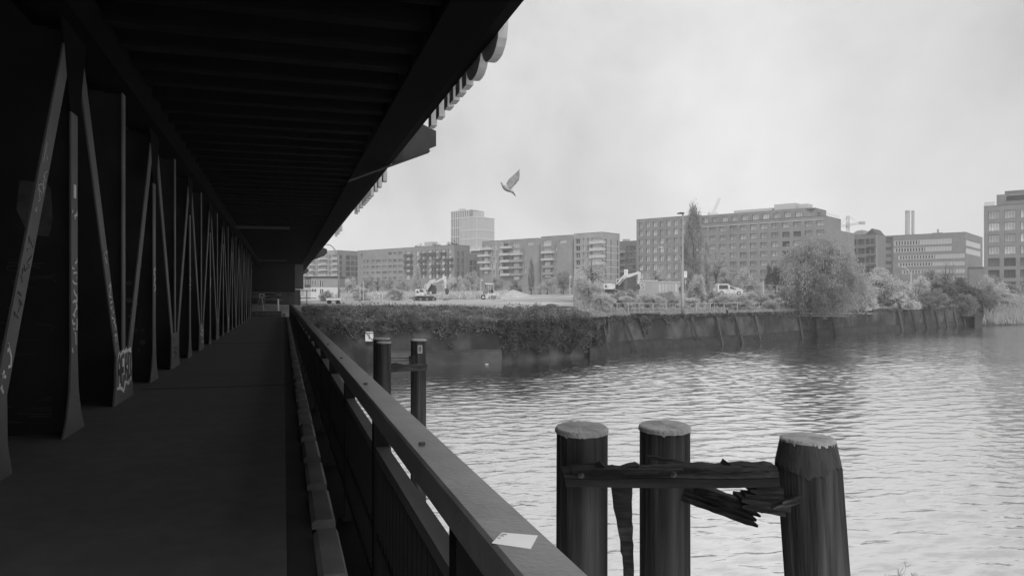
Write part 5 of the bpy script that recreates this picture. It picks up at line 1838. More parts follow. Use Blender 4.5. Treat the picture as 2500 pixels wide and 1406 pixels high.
ivy('ivy', 1300, 0.0, 1.0, lambda p_: (lambda q_: (edgeD(q_) - 0.45 - 0.25 * g.random(), ZQ + 0.35 - 2.3 * g.random() ** 1.5 * math.exp(-((q_ - 1577) / 13.0) ** 2)))(PXQ[0]), 0.11, leafmat('creeper_pale', 0.17, var=0.8, rand=0.0), 'small creeper on the wall right of the leaning plank')

# grass strip, weeds and reeds
def grass(name, n_, px0, px1, s0, s1, h, m_, lab, w=0.03, base=None):
    C, A, Bv = [], [], []
    for i in range(n_):
        px = g.uniform(px0, px1)
        if name == 'reeds' and g.random() > (px - 2392) / 90.0:
            continue
        D = edgeD(px) + g.uniform(s0, s1)
        x, y = wxy(px, D)
        sq_ = D - edgeD(px)
        z = gz(px, D) if sq_ > 0 else (ZQ + (WATER - ZQ) * min(1, -sq_ / 11.0) if px > 2380 else gz(px, D))
        hh = h * g.uniform(0.5, 1.3)
        a = g.uniform(0, 6.283)
        C.append((x, y, z + hh * 0.45))
        A.append((0.22 * hh * math.cos(a), 0.22 * hh * math.sin(a), hh * 0.55))
        Bv.append((w * math.sin(a), -w * math.cos(a), 0.0))
    o = put(name, quads_mesh(name, np.array(C), np.array(A), np.array(Bv), m_))
    o['label'] = lab
    o['category'] = 'grass'
    return stuff(o)
L_grass = leafmat('grass_blades', 0.42, rand=0.0)
grass('grass', 9000, 1440, 2400, 0.3, 7, 0.45, L_grass, 'pale grass along the top of the quay', 0.05)
grass('grass', 6000, 1400, 2300, 7, 45, 0.8, L_grass, 'rough weeds on the slope behind the quay fence', 0.08)
grass('grass', 900, 740, 1240, 6, 12, 0.25, L_grass, 'thin weeds behind the ivy bank', 0.04)
grass('reeds', 16000, 2400, 2640, -11, 10, 2.0, leafmat('reed_blades', 0.5, rand=0.0), 'pale reed bed at the water beyond the end of the quay wall', 0.06, base=None)
grass('undergrowth', 6000, 780, 1240, 112, 150, 1.3, L_pale, 'low pale scrub behind the building site', 0.22)
# dry seed heads in front of the water at the lower right
tw = thing('seed_stalks', 'thin dry seed stalks reaching up at the bottom right edge of the picture', 'plant', (*wxy(2200, 4.4), zof(1440, 4.4)), -TH)
for i in range(7):
    r_ = random.Random(i)
    b = MB()
    x_ = r_.uniform(-0.05, 0.05)
    tip = (x_ + r_.uniform(-.07, .07), r_.uniform(-.05, .05), r_.uniform(0.08, 0.17))
    b.tube([(x_ * 0.3, 0, -0.1), (x_, 0, 0.03), tip], [0.0014, 0.001, 0.0006], 5)
    for k in range(6):
        q_ = (tip[0] + r_.uniform(-.025, .025), tip[1] + r_.uniform(-.02, .02), tip[2] + r_.uniform(-.05, .01))
        b.tube([(tip[0], tip[1], tip[2] - 0.04), q_], [0.0006, 0.0013], 4)
    b.build('stalk', M_grey, tw)

# ---------------------------------------------------------------- machines and site furniture
CAMR = -TH
def at(px, D, name, label, cat, dz=0.0, group=None, rot=0.0):
    x, y, z = gpt(px, D)
    return thing(name, label, cat, (x, y, z + dz), CAMR + rot, group)
M_mach = mat('machine_white', 0.62, rough=0.5, var=0.12, scale=2, stain=-0.2, sscale=1.5)
M_machg = mat('machine_grey', 0.2, rough=0.6, var=0.3)
def track(t, y0, y1, L, h):
    pr = [(-L / 2 + h / 2, 0), (L / 2 - h / 2, 0), (L / 2 - h * .15, h * .2), (L / 2, h / 2), (L / 2 - h * .15, h * .8), (L / 2 - h / 2, h), (-L / 2 + h / 2, h), (-L / 2 + h * .15, h * .8), (-L / 2, h / 2), (-L / 2 + h * .15, h * .2)]
    o = MB().prism(pr, y0, y1).build('track', M_black, t)
    for i in range(4):
        x_ = -L / 2 + h / 2 + (L - h) * i / 3
        MB().tube([(x_, y0 - 0.03, h / 2), (x_, y1 + 0.03, h / 2)], h * 0.33, 12).build('roller_wheel', M_machg, o)
def wheel(t, x, y0, y1, r):
    o = MB().tube([(x, y0, r), (x, y1, r)], r, 18).build('wheel', M_black, t)
    MB().tube([(x, y0 - 0.02, r), (x, y1 + 0.02, r)], r * 0.5, 12).build('rim', M_light, o)
def boom_arm(t, pts, th, y0, y1, name, m_):
    b = MB()
    n_ = len(pts)
    up, lo = [], []
    for i, p_ in enumerate(pts):
        d = Vector(pts[min(i + 1, n_ - 1)]) - Vector(pts[max(i - 1, 0)])
        d.normalize()
        q = Vector((-d.y, d.x)) * th[i] / 2
        up.append((p_[0] + q.x, p_[1] + q.y))
        lo.append((p_[0] - q.x, p_[1] - q.y))
    for i in range(n_ - 1):
        b.prism([lo[i], lo[i + 1], up[i + 1], up[i]], y0, y1)
    return b.build(name, m_, t)
# tracked excavator; local x to the right, photo scale: 1 px of the crop = 165/F/14.06 m
D = 158
t = at(1050, D, 'tracked_excavator', 'white tracked excavator with raised boom on the sandy ground', 'excavator')
k = D / F / 14.06
def ex(x, y):
    return ((x - 985) * k, (1190 - y) * k)
x0_, _ = ex(400, 0)
x1_, _ = ex(1190, 0)
L = x1_ - x0_
for y0 in (-1.25, 0.75):
    tr = put('track_unit', None, t, ((x0_ + x1_) / 2, 0, 0))
    pr_h = ex(0, 1060)[1]
    track(tr, y0, y0 + 0.5, L, pr_h)
hz = ex(0, 1010)[1]
MB().box(ex(560, 0)[0], ex(1100, 0)[0], -0.75, 0.75, pr_h * 0.4, hz - 0.05).build('undercarriage', M_dark, t)
bd = [ex(500, 1000), ex(790, 1000), ex(830, 960), ex(905, 935), ex(860, 830), ex(800, 775), ex(520, 775), ex(497, 800)]
house = MB().prism(bd, -1.25, 1.25).build('house', M_mach, t)
MB().prism([ex(640, 795), ex(740, 800), ex(810, 880), ex(660, 885)], -1.262, -1.251).build('vent_panel', M_dark, house)
MB().prism([ex(545, 830), ex(600, 845), ex(640, 910), ex(545, 915)], -1.262, -1.251).build('vent_panel', M_dark, house)
MB().prism([ex(290, 1120), ex(290, 1060), ex(420, 1030), ex(560, 1015), ex(560, 1035), ex(430, 1110)], -1.0, 1.0).build('dozer_blade', M_machg, t)
cab = MB().prism([ex(925, 960), ex(1180, 940), ex(1190, 780), ex(1150, 640), ex(960, 640), ex(925, 800)], 0.15, 1.2).build('cab', M_dark, t)
MB().prism([ex(1050, 920), ex(1165, 915), ex(1165, 780), ex(1130, 665), ex(1060, 665)], 0.135, 0.149).build('cab_window', M_glassd, cab)
MB().prism([ex(940, 640), ex(1165, 640), ex(1165, 612), ex(940, 612)], 0.1, 1.25).build('cab_roof', M_mach, cab)
MB().box(ex(970, 0)[0], ex(1040, 0)[0], -0.2, 0.1, ex(0, 950)[1], ex(0, 870)[1]).build('tool_box', M_mach, t)
boom_arm(t, [ex(870, 800), ex(930, 650), ex(1010, 540), ex(1200, 490), ex(1430, 400)], [0.7, 0.75, 0.8, 0.75, 0.55], -0.3, 0.1, 'boom', M_mach)
boom_arm(t, [ex(1400, 350), ex(1480, 380), ex(1520, 560), ex(1520, 800)], [0.5, 0.8, 0.55, 0.35], -0.28, 0.08, 'arm', M_mach)
MB().tube([(ex(1180, 0)[0], -0.4, ex(0, 460)[1]), (ex(1420, 0)[0], -0.4, ex(0, 345)[1])], 0.09, 8).build('cylinder_ram', M_machg, t)
MB().tube([(ex(900, 0)[0], -0.4, ex(0, 850)[1]), (ex(1060, 0)[0], -0.4, ex(0, 600)[1])], 0.1, 8).build('cylinder_ram', M_dark, t)
MB().tube([(ex(1550, 0)[0], -0.1, ex(0, 400)[1]), (ex(1560, 0)[0], -0.1, ex(0, 760)[1])], 0.08, 8).build('cylinder_ram', M_dark, t)
MB().prism([ex(1500, 760), ex(1600, 760), ex(1640, 860), ex(1600, 960), ex(1520, 960)], -0.35, 0.2).build('coupler', M_dark, t)
MB().prism([ex(1400, 1190), ex(1560, 1180), ex(1690, 1130), ex(1700, 1090), ex(1500, 1085), ex(1440, 1110)], -0.8, 0.7).build('grading_bucket', M_machg, t)
MB().prism([ex(540, 1015 - 270), ex(700, 745), ex(700, 772), ex(540, 772)], -0.9, 0.9).build('engine_cover', M_dark, t)
mirror = MB().box(ex(815, 0)[0], ex(835, 0)[0], -1.0, -0.9, ex(0, 770)[1], ex(0, 620)[1]).box(ex(815, 0)[0], ex(885, 0)[0], -1.0, -0.9, ex(0, 640)[1], ex(0, 610)[1])
mirror.build('guard_rail', M_mach, t)
MB().tube([(ex(620, 0)[0], 0.2, ex(0, 775)[1]), (ex(620, 0)[0], 0.2, ex(0, 690)[1])], 0.08, 8).build('exhaust', M_dark, t)

# wheeled excavator (crop 9.26 px per photo px)
D = 148
t = at(1516, D, 'wheeled_excavator', 'white wheeled excavator with bent boom behind the pale shrubs', 'excavator', dz=-0.2)
k = D / F / 9.26
zb9 = None
def ex2(x, y):
    return ((x - 796) * k, (720 - y) * k)
for x_ in (440, 660):
    wheel(t, ex2(x_, 0)[0], -1.2, -0.75, ex2(0, 640)[1] * 0.5)
    wheel(t, ex2(x_, 0)[0], 0.75, 1.2, ex2(0, 640)[1] * 0.5)
MB().box(ex2(400, 0)[0], ex2(720, 0)[0], -0.7, 0.7, ex2(0, 680)[1], ex2(0, 610)[1]).build('chassis', M_dark, t)
MB().box(ex2(400, 0)[0], ex2(700, 0)[0], -0.6, 0.6, ex2(0, 609)[1], ex2(0, 585)[1]).build('turntable', M_machg, t)
h_ = MB().prism([ex2(388, 583), ex2(600, 583), ex2(645, 540), ex2(640, 470), ex2(600, 452), ex2(400, 452), ex2(388, 470)], -1.2, 1.2).build('house', M_mach, t)
MB().prism([ex2(420, 548), ex2(460, 548), ex2(455, 500), ex2(438, 482), ex2(420, 505)], -1.212, -1.201).build('vent_panel', M_dark, h_)
cb_ = MB().prism([ex2(690, 600), ex2(860, 600), ex2(860, 420), ex2(830, 360), ex2(700, 360)], 0.1, 1.1).build('cab', M_dark, t)
MB().prism([ex2(690, 352), ex2(700, 350), ex2(755, 350), ex2(755, 366), ex2(708, 366), ex2(690, 480), ex2(680, 480)], -0.2, 0.05).build('cab_frame', M_mach, t)
MB().prism([ex2(720, 520), ex2(840, 520), ex2(840, 430), ex2(815, 385), ex2(720, 385)], 0.085, 0.099).build('cab_window', M_glassd, cb_)
boom_arm(t, [ex2(720, 480), ex2(800, 370), ex2(880, 290), ex2(1000, 270), ex2(1170, 215)], [0.6, 0.7, 0.7, 0.6, 0.4], -0.3, 0.05, 'boom', M_mach)
boom_arm(t, [ex2(1150, 195), ex2(1210, 215), ex2(1200, 330), ex2(1180, 470)], [0.35, 0.6, 0.5, 0.3], -0.28, 0.03, 'arm', M_mach)
MB().tube([(ex2(700, 0)[0], -0.4, ex2(0, 500)[1]), (ex2(850, 0)[0], -0.4, ex2(0, 340)[1])], 0.08, 8).build('cylinder_ram', M_dark, t)
MB().prism([ex2(1160, 460), ex2(1200, 470), ex2(1230, 560), ex2(1190, 600), ex2(1150, 560)], -0.4, 0.2).build('bucket', M_dark, t)
sg = thing('notice_sign', 'white notice board on a post in front of the wheeled excavator boom', 'sign', (*wxy(1528.5, 136), gz(1528, 136)), CAMR)
zz = zof(671, 136) - gz(1528, 136)
MB().box(-0.03, 0.03, 0, 0.05, 0, zz).build('post', M_grey, sg)
bdp = MB().box(-0.34, 0.34, -0.03, -0.001, zz - 0.1, zz + 0.95).build('panel', M_white, sg)
b = MB()
b.ribbon([(0.14 * math.cos(a_ * math.pi / 6), zz + 0.55 + 0.18 * math.sin(a_ * math.pi / 6)) for a_ in range(13)], 0.09, Vector((0, -0.031, 0)), Vector((1, 0, 0)), Vector((0, 0, 1)), Vector((0, -1, 0)))
b.build('emblem', M_grey, bdp)
MB().box(-0.22, 0.22, -0.034, -0.0305, zz + 0.08, zz + 0.14).build('text_line', M_grey, bdp)
# road roller (crop 9.615 px per photo px)
D = 146
t = at(1199, D, 'road_roller', 'road roller with white sun roof beside the heap of sand', 'roller')
k = D / F / 9.615
def rr(x, y):
    return ((x - 375) * k, (735 - y) * k)
MB().tube([(rr(430, 0)[0], -1.0, rr(0, 670)[1]), (rr(430, 0)[0], 1.0, rr(0, 670)[1])], rr(0, 670)[1], 24).build('drum', M_machg, t)
wheel(t, rr(195, 0)[0], -1.0, -0.55, rr(0, 640)[1] * 0.62)
wheel(t, rr(195, 0)[0], 0.55, 1.0, rr(0, 640)[1] * 0.62)
MB().prism([rr(240, 700), rr(300, 700), rr(340, 640), rr(580, 640), rr(585, 600), rr(540, 580), rr(310, 580), rr(245, 610)], -1.05, 1.05).build('body', M_mach, t)
MB().prism([rr(185, 600), rr(300, 600), rr(310, 470), rr(230, 470), rr(190, 540)], -0.9, 0.9).build('engine_hood', M_machg, t)
MB().prism([rr(330, 580), rr(440, 580), rr(440, 530), rr(400, 490), rr(340, 500)], -0.5, 0.5).build('seat', M_black, t)
for x_ in (245, 320, 365, 432):
    for y_ in (-0.75, 0.7):
        MB().box(rr(x_, 0)[0] - 0.04, rr(x_, 0)[0] + 0.04, y_, y_ + 0.08, rr(0, 580)[1], rr(0, 378)[1]).build('roof_post', M_light if x_ > 300 else M_dark, t)
MB().prism([rr(228, 370), rr(380, 384), rr(442, 372), rr(440, 352), rr(240, 346)], -0.95, 0.95).build('sun_roof', M_mach, t)
# heap of sand
D = 150
t = at(1253, D, 'sand_heap', 'pale heap of sand beside the road roller', 'heap')
b = MB()
vs, fs = [], []
r_ = random.Random(8)
rings, segs = 9, 26
R_, H_ = 46 / F * D, 21 / F * D
for i in range(rings):
    q = i / (rings - 1)
    for j in range(segs):
        a = 2 * math.pi * j / segs
        rad = R_ * q * (1 + 0.13 * math.sin(2 * a + 1) + 0.08 * math.sin(5 * a))
        vs.append((rad * math.cos(a) * (1.25 if math.cos(a) > 0 else 0.95), rad * math.sin(a) * 0.8, H_ * (1 - q) ** 0.95 - 0.15 * (q > .9) + r_.uniform(-.05, .05)))
for i in range(rings - 1):
    for j in range(segs):
        fs.append((i * segs + j, (i + 1) * segs + j, (i + 1) * segs + (j + 1) % segs, i * segs + (j + 1) % segs))
b.add(vs, fs)
b.build('heap', mat('sand', 0.42, var=0.25, scale=1.2, bump=0.05, bscale=3), t, smooth=True)
# site cabin with sign
D = 152
t = at(1612, D, 'site_cabin', 'long pale site cabin with a large lettered board, right of the wheeled excavator', 'cabin', dz=-0.4)
k = D / F
x0_, x1_ = (1560 - 1612) * k, (1662 - 1612) * k
zc = lambda py: zof(py, D) - (gz(1612, D) - 0.4)
MB().box(x0_, x1_, 0, 3, 0, zc(687)).build('body', mat('cabin_grey', 0.36, var=0.1), t)
MB().box(x0_ - 0.1, (1606 - 1612) * k, -0.1, 3.1, zc(687) + 0.002, zc(684)).build('roof_edge', M_light, t)
MB().box((1607 - 1612) * k, x1_ + 0.1, -0.1, 3.1, zc(689.5), zc(687.5)).build('roof_edge', M_light, t)
bd_ = MB().box((1563 - 1612) * k, (1574 - 1612) * k, -0.06, -0.001, zc(708), zc(690)).build('sign_board', M_light, t)
cx_, cz_ = (1568.5 - 1612) * k, zc(699)
b = MB()
b.ribbon([(cx_ + 0.22, cz_ + 0.35), (cx_, cz_ + 0.5), (cx_ - 0.25, cz_ + 0.3), (cx_ - 0.15, cz_ + 0.08), (cx_ + 0.18, cz_ - 0.1), (cx_ + 0.25, cz_ - 0.32), (cx_, cz_ - 0.5), (cx_ - 0.25, cz_ - 0.38)], 0.14,
         Vector((0, -0.061, 0)), Vector((1, 0, 0)), Vector((0, 0, 1)), Vector((0, -1, 0)))
b.build('letter', M_dark, bd_)
for py, xa, xb in ((692.5, 1576, 1591), (697, 1576, 1592), (701.5, 1576, 1592), (706, 1576, 1590)):
    MB().box((xa - 1612) * k, (xb - 1612) * k, -0.02, -0.001, zc(py + 0.9), zc(py - 0.6)).build('text_line', M_grey, t)
for px in (1608, 1616, 1624, 1632, 1640, 1648):
    MB().box((px - 1612) * k, (px + 5.5 - 1612) * k, -0.05, -0.001, zc(713), zc(693)).build('panel', mat('cabin_panel', 0.46, var=0.12, rand=0.15), t)
# white van, mostly hidden by shrubs
D = 140
t = at(1774, D, 'white_van', 'white van with sloping bonnet half hidden by shrubs', 'van', dz=-0.1)
k = D / F / 9.615
zv = zof(660, D) - (gz(1774, D) - 0.1)
def vn(x, y):
    return ((x - 711) * k, zv - y * k)
zw = vn(0, 560)[1]
MB().prism([vn(468, 540), vn(470, 340), vn(490, 315), vn(720, 318), vn(750, 345), vn(850, 400), vn(1000, 420), vn(1070, 468), vn(1060, 540)], -0.95, 0.95).build('body', M_mach, t)
MB().prism([vn(500, 440), vn(500, 350), vn(700, 348), vn(720, 440)], -0.965, -0.951).build('side_window', M_glassd, t)
MB().prism([vn(760, 440), vn(760, 365), vn(850, 412), vn(930, 455)], -0.965, -0.951).build('windscreen', M_glassd, t)
for x_ in (560, 960):
    zz = vn(0, 535)[1]
    o = MB().tube([(vn(x_, 0)[0], -0.99, zz), (vn(x_, 0)[0], -0.7, zz)], 0.36, 16).build('wheel', M_black, t)
    MB().tube([(vn(x_, 0)[0], -1.0, zz), (vn(x_, 0)[0], -0.9, zz)], 0.2, 12).build('rim', M_light, o)
MB().box(vn(400, 0)[0], vn(440, 0)[0], -0.2, 0.1, vn(0, 480)[1], vn(0, 420)[1]).build('mirror', M_mach, t)
# person standing by the cabin: one skinned figure
def person(px, D, label, h=1.76, dz=0.0):
    x, y, z = gpt(px, D)
    me = bpy.data.meshes.new('person')
    J = {'pel': (0, 0, .95), 'waist': (0, 0, 1.1), 'chest': (0, 0.01, 1.32), 'neck': (0, 0, 1.5), 'head': (0, -0.03, 1.6), 'top': (0, -0.02, 1.72),
         'lh': (-.1, 0, .9), 'lk': (-.11, -0.04, .5), 'la': (-.1, 0.03, .09), 'lt': (-.11, -.13, .04), 'rh': (.1, 0, .9), 'rk': (.11, -.02, .5), 'ra': (.12, .05, .09), 'rt': (.13, -.1, .04),
         'ls': (-.2, 0.01, 1.42), 'le': (-.27, .03, 1.13), 'lw': (-.2, -.12, .95), 'rs': (.2, .01, 1.42), 're': (.27, .03, 1.13), 'rw': (.2, -.12, .95)}
    Rr = {'pel': .16, 'waist': .15, 'chest': .17, 'neck': .065, 'head': .1, 'top': .08, 'lh': .095, 'lk': .07, 'la': .05, 'lt': .045, 'rh': .095, 'rk': .07, 'ra': .05, 'rt': .045,
          'ls': .075, 'le': .06, 'lw': .045, 'rs': .075, 're': .06, 'rw': .045}
    ks = list(J)
    E = [('pel', 'waist'), ('waist', 'chest'), ('chest', 'neck'), ('neck', 'head'), ('head', 'top'), ('pel', 'lh'), ('lh', 'lk'), ('lk', 'la'), ('la', 'lt'), ('pel', 'rh'), ('rh', 'rk'), ('rk', 'ra'), ('ra', 'rt'),
         ('chest', 'ls'), ('ls', 'le'), ('le', 'lw'), ('chest', 'rs'), ('rs', 're'), ('re', 'rw')]
    me.from_pydata([J[q_] for q_ in ks], [(ks.index(a_), ks.index(b_)) for a_, b_ in E], [])
    me.materials.append(M_black)
    t = thing('person', label, 'person', (x, y, z + dz), CAMR)
    o = put('body', me, t)
    md = o.modifiers.new('skin', 'SKIN')
    lay = me.skin_vertices[0].data if me.skin_vertices else None
    if lay is None:
        me.attributes.new('skin', 'FLOAT', 'POINT') if False else None
    if me.skin_vertices:
        for i, q_ in enumerate(ks):
            me.skin_vertices[0].data[i].radius = (Rr[q_], Rr[q_])
        me.skin_vertices[0].data[0].use_root = True
    sm = o.modifiers.new('sub', 'SUBSURF')
    sm.levels = sm.render_levels = 1
    o.scale = (h / 1.78,) * 3
    return t
person(1661, 150, 'person in dark clothing standing left of the straight street lamp')
person(1447, 138, 'person in dark clothing standing left of the wheeled excavator', dz=-0.1)

# street lamps
M_pole = mat('galvanised_pole', 0.3, rough=0.5, var=0.12, scale=1.5, metal=0.2)
def arched_lamp(px, D, pyt, reach, label, base=None):
    x, y, z = gpt(px, D)
    t = thing('street_lamp', label, 'street lamp', (x, y, z), CAMR, 'street lamps')
    H = zof(pyt, D) - z
    R_ = reach / F * D
    path = [(0, 0, 0), (0, 0, H * 0.35), (0, 0, H * 0.62)]
    for i in range(1, 8):
        a = i / 7.0 * math.pi / 2
        path.append((-R_ * (1 - math.cos(a)), 0, H * 0.62 + (H * 0.38) * math.sin(a)))
    MB().tube(path, [0.13, 0.11, 0.10] + [0.10 - 0.006 * i for i in range(7)], 10).build('pole', M_pole, t, smooth=True)
    MB().prism([(-R_ - 0.75, H - 0.12), (-R_ + 0.05, H - 0.1), (-R_ + 0.05, H + 0.06), (-R_ - 0.6, H + 0.02)], -0.14, 0.14).build('lamp_head', M_light, t)
    MB().tube([(0, 0, 0), (0, 0, 0.5)], 0.16, 10).build('base', M_pole, t)
    return t
lp = arched_lamp(827, 98, 597, 27, 'tall arched street lamp beside the bridge end')
s9 = thing('street_sign', 'dark-rimmed horizontal street name sign right of the arched lamp', 'sign', (*wxy(839, 98.5), gz(839, 98.5)), CAMR)
zz = zof(711, 98) - gz(839, 98.5)
MB().box(-0.52, 0.52, -0.03, 0.0, zz - 0.13, zz + 0.13).build('plate', M_dark, s9)
MB().box(-0.46, 0.46, -0.035, -0.0305, zz - 0.07, zz + 0.07).build('name_field', M_light, s9)
MB().box(-0.6, -0.521, -0.02, 0.02, -0.05, zz + 0.13).build('post', M_grey, s9)
arched_lamp(1663, 128, 603, 46, 'arched street lamp directly behind the straight one')
D = edgeD(1667) + 0.5
x, y, z = gpt(1667, D)
t = thing('street_lamp', 'tall straight street lamp standing on the quay edge', 'street lamp', (x, y, z), CAMR, 'street lamps')
H = zof(522, D) - z
MB().tube([(0, 0, -0.1), (0, 0, H * 0.22), (0, 0, H * 0.225), (0, 0, H)], [0.16, 0.16, 0.11, 0.07], 10).build('pole', M_pole, t, smooth=True)
MB().prism([(-0.62, H - 0.02), (0.12, H - 0.05), (0.14, H + 0.12), (-0.3, H + 0.16), (-0.62, H + 0.06)], -0.16, 0.16).build('lamp_head', M_dark, t)
s9 = thing('stop_sign', 'white stop sign on a pole just right of the straight street lamp', 'sign', (*wxy(1673.5, 110), gz(1673, 110)), CAMR)
zz = zof(678, 110) - gz(1673, 110)
MB().box(-0.03, 0.03, 0.0, 0.06, 0, zz + 0.1).build('pole', M_grey, s9)
pn_ = MB().box(-0.22, 0.22, -0.04, -0.001, zz, zz + 0.95).build('panel', M_white, s9)
b = MB()
b.ribbon([(-0.1, zz + 0.7), (0.0, zz + 0.78), (0.1, zz + 0.68), (0.02, zz + 0.5), (-0.02, zz + 0.42)], 0.05, Vector((0, -0.041, 0)), Vector((1, 0, 0)), Vector((0, 0, 1)), Vector((0, -1, 0)))
b.build('symbol', M_grey, pn_)
MB().box(-0.06, 0.1, -0.06, 0.0, zz - 0.9, zz - 0.35).build('timetable_case', M_light, s9)
x, y, z = gpt(2140.5, 190)
t = thing('street_lamp', 'slim street lamp in front of the old brick warehouse, right of the willow', 'street lamp', (x, y, z), CAMR, 'street lamps')
H = zof(571, 190) - z
MB().tube([(0, 0, 0), (0, 0, H)], [0.17, 0.12], 10).build('pole', M_pole, t)
MB().prism([(-0.9, H - 0.05), (0.2, H - 0.05), (0.2, H + 0.15), (-0.7, H + 0.15)], -0.18, 0.18).build('lamp_head', M_dark, t)
x, y, z = gpt(2222, 165)
t = thing('street_lamp', 'slanting lamp arm rising over the pale round bush', 'street lamp', (x, y, z), CAMR, 'street lamps')
H = zof(652, 165) - z
MB().tube([(0.2, 0, 0), (0.2, 0, H * 0.78), (-0.6, 0, H * 0.93), (-1.3, 0, H)], [0.12, 0.1, 0.08, 0.07], 8).build('pole', M_light, t)
MB().box(-1.9, -1.2, -0.14, 0.14, H - 0.03, H + 0.1).build('lamp_head', M_light, t)
for px, pt, lab in ((1147.5, 690, 'thin short pole left of the road roller'), (1174, 679, 'thin site lamp pole at the left end of the road roller'), (1391.5, 671, 'thin site lamp pole left of the wide bare tree'), (887, 688, 'first short white pole behind the white container'), (879, 690, 'second short white pole, left of the first one behind the container'), (1864, 686, 'thin pole in the building-site fence left of the willow')):
    D = 150
    x, y, z = gpt(px, D)
    t = thing('site_pole', lab, 'pole', (x, y, z), CAMR, 'thin poles on the building site')
    H = zof(pt, D) - z
    MB().tube([(0, 0, 0), (0, 0, H)], [0.09, 0.07], 8).build('shaft', M_light, t)
    if 1150 < px < 1400:
        MB().box(0.05, 0.42, -0.06, 0.06, H - 0.5, H - 0.36).build('lamp_head', M_white, t)

# fences
def fence(name, label, pts, h, gap, m_, mesh=True):
    """posts and rails as parts along a line of (px, D)"""
    P = [Vector(gpt(*p_)) for p_ in pts]
    t = thing(name, label, 'fence', P[0])
    for a_, b_ in zip(P, P[1:]):
        L_ = (b_ - a_).length
        n_ = max(1, round(L_ / gap))
        for i in range(n_):
            q = a_ + (b_ - a_) * (i / n_) - P[0]
            MB().box(-0.035, 0.035, -0.035, 0.035, -0.3, h).build('post', m_, t, q)
        for z in ((h - 0.04, h * 0.5) if mesh else (h - 0.04,)):
            MB().tube([a_ - P[0] + Vector((0, 0, z)), b_ - P[0] + Vector((0, 0, z))], 0.03, 6).build('rail', m_, t)
    return t
M_fence = mat('fence_zinc', 0.4, rough=0.5, var=0.15)
fence('site_fence', 'long open site fence behind the road roller and sand heap', [(1100, 172), (1180, 168), (1300, 160), (1400, 156)], 2.0, 5.0, M_fence)
fence('site_fence', 'open site fence left of the wheeled excavator', [(1402, 150), (1462, 146)], 2.0, 4.0, M_fence)
fence('site_fence', 'open site fence right of the white van', [(1812, 148), (1860, 148), (1935, 146)], 2.2, 3.2, M_fence)
fence('quay_fence', 'low post-and-rail fence on the quay left of the straight street lamp', [(1478, edgeD(1478) + 5), (1560, edgeD(1560) + 4.5), (1660, edgeD(1660) + 3.5)], 1.15, 2.2, M_fence)
fence('quay_fence', 'low post-and-rail fence on the quay between the straight lamp and the willow', [(1700, edgeD(1700) + 4), (1800, edgeD(1800) + 4), (1925, edgeD(1925) + 4)], 1.15, 2.5, M_fence)
fence('quay_fence', 'low fence posts above the wall right of the willow', [(2230, edgeD(2230) + 2.5), (2290, edgeD(2290) + 2.5)], 1.5, 2.2, M_fence)
bo = at(1775.5, edgeD(1775) + 0.6, 'bollard', 'short dark bollard on the quay edge below the white van', 'bollard')
MB().tube([(0, 0, -0.1), (0, 0, 0.5)], 0.1, 12).build('shaft', M_black, bo)
MB().tube([(0, 0, 0.42), (0, 0, 0.52)], [0.13, 0.13], 12).build('cap', M_black, bo)
# white container, debris slabs, small things
t = at(935, 176, 'white_container', 'low white container at the back of the sandy ground', 'container')
k = 176 / F
MB().box(-16.5 * k, 16.5 * k, 0, 2.4, 0, 17 * k).build('body', M_mach, t)
for i in range(7):
    MB().box((-15 + i * 5) * k - 0.05, (-15 + i * 5) * k + 0.05, -0.04, -0.001, 0.1, 16.5 * k).build('rib', M_light, t)
for px, D, w, h_, lab, rz in ((1330, 76, 0.75, 0.22, 'left pale concrete slab lying on the ground above the creeper', 0.1), (1368, 77, 1.5, 0.25, 'long pale concrete slab on the ground, right of the other slabs', -0.12), (1346, 77.5, 0.5, 0.4, 'small grey concrete block between the two pale slabs', 0.0)):
    t = at(px, D, 'concrete_slab', lab, 'slab', 0.25, 'broken concrete slabs', rz)
    b = MB().prism([(-w, 0), (w * 0.95, 0.06), (w, h_ * 0.8), (w * 0.2, h_), (-w * 0.9, h_ * 0.85)], -0.8, 0.8)
    b.build('slab', M_conc if 'pale' in lab else M_grey, t)
    MB().box(-w * 0.5, -w * 0.35, -0.83, -0.801, 0.06, h_ * 0.7).build('reinforcing_bar', M_dark, t)
for i, (px, D, lab) in enumerate(((1440, 88, 'pale broken stone at the left edge of the shrubs by the quay'), (1452, 92, 'second pale stone among the weeds left of the quay fence'), (1188, 61.6, 'tiny white scrap floating at the end of the concrete footing'))):
    r_ = random.Random(i)
    t = at(px, D, 'pale_stone' if i < 2 else 'floating_scrap', lab, 'stone' if i < 2 else 'litter')
    if i == 2:
        t.location = (*wxy(1188, 60.2), WATER + 0.02)
    b = MB()
    n_ = 7
    s_ = 0.4 if i < 2 else 0.14
    base_ = [(s_ * math.cos(q_ * 6.283 / n_) * r_.uniform(.7, 1.2), s_ * 0.6 * math.sin(q_ * 6.283 / n_)) for q_ in range(n_)]
    b.add([(p_[0], p_[1], 0) for p_ in base_] + [(p_[0] * .7, p_[1] * .7, s_ * (0.5 if i < 2 else 0.25)) for p_ in base_], [tuple(range(n_, 2 * n_))] + [(q_, (q_ + 1) % n_, n_ + (q_ + 1) % n_, n_ + q_) for q_ in range(n_)])
    b.build('lump', M_light if i < 2 else M_white, t)
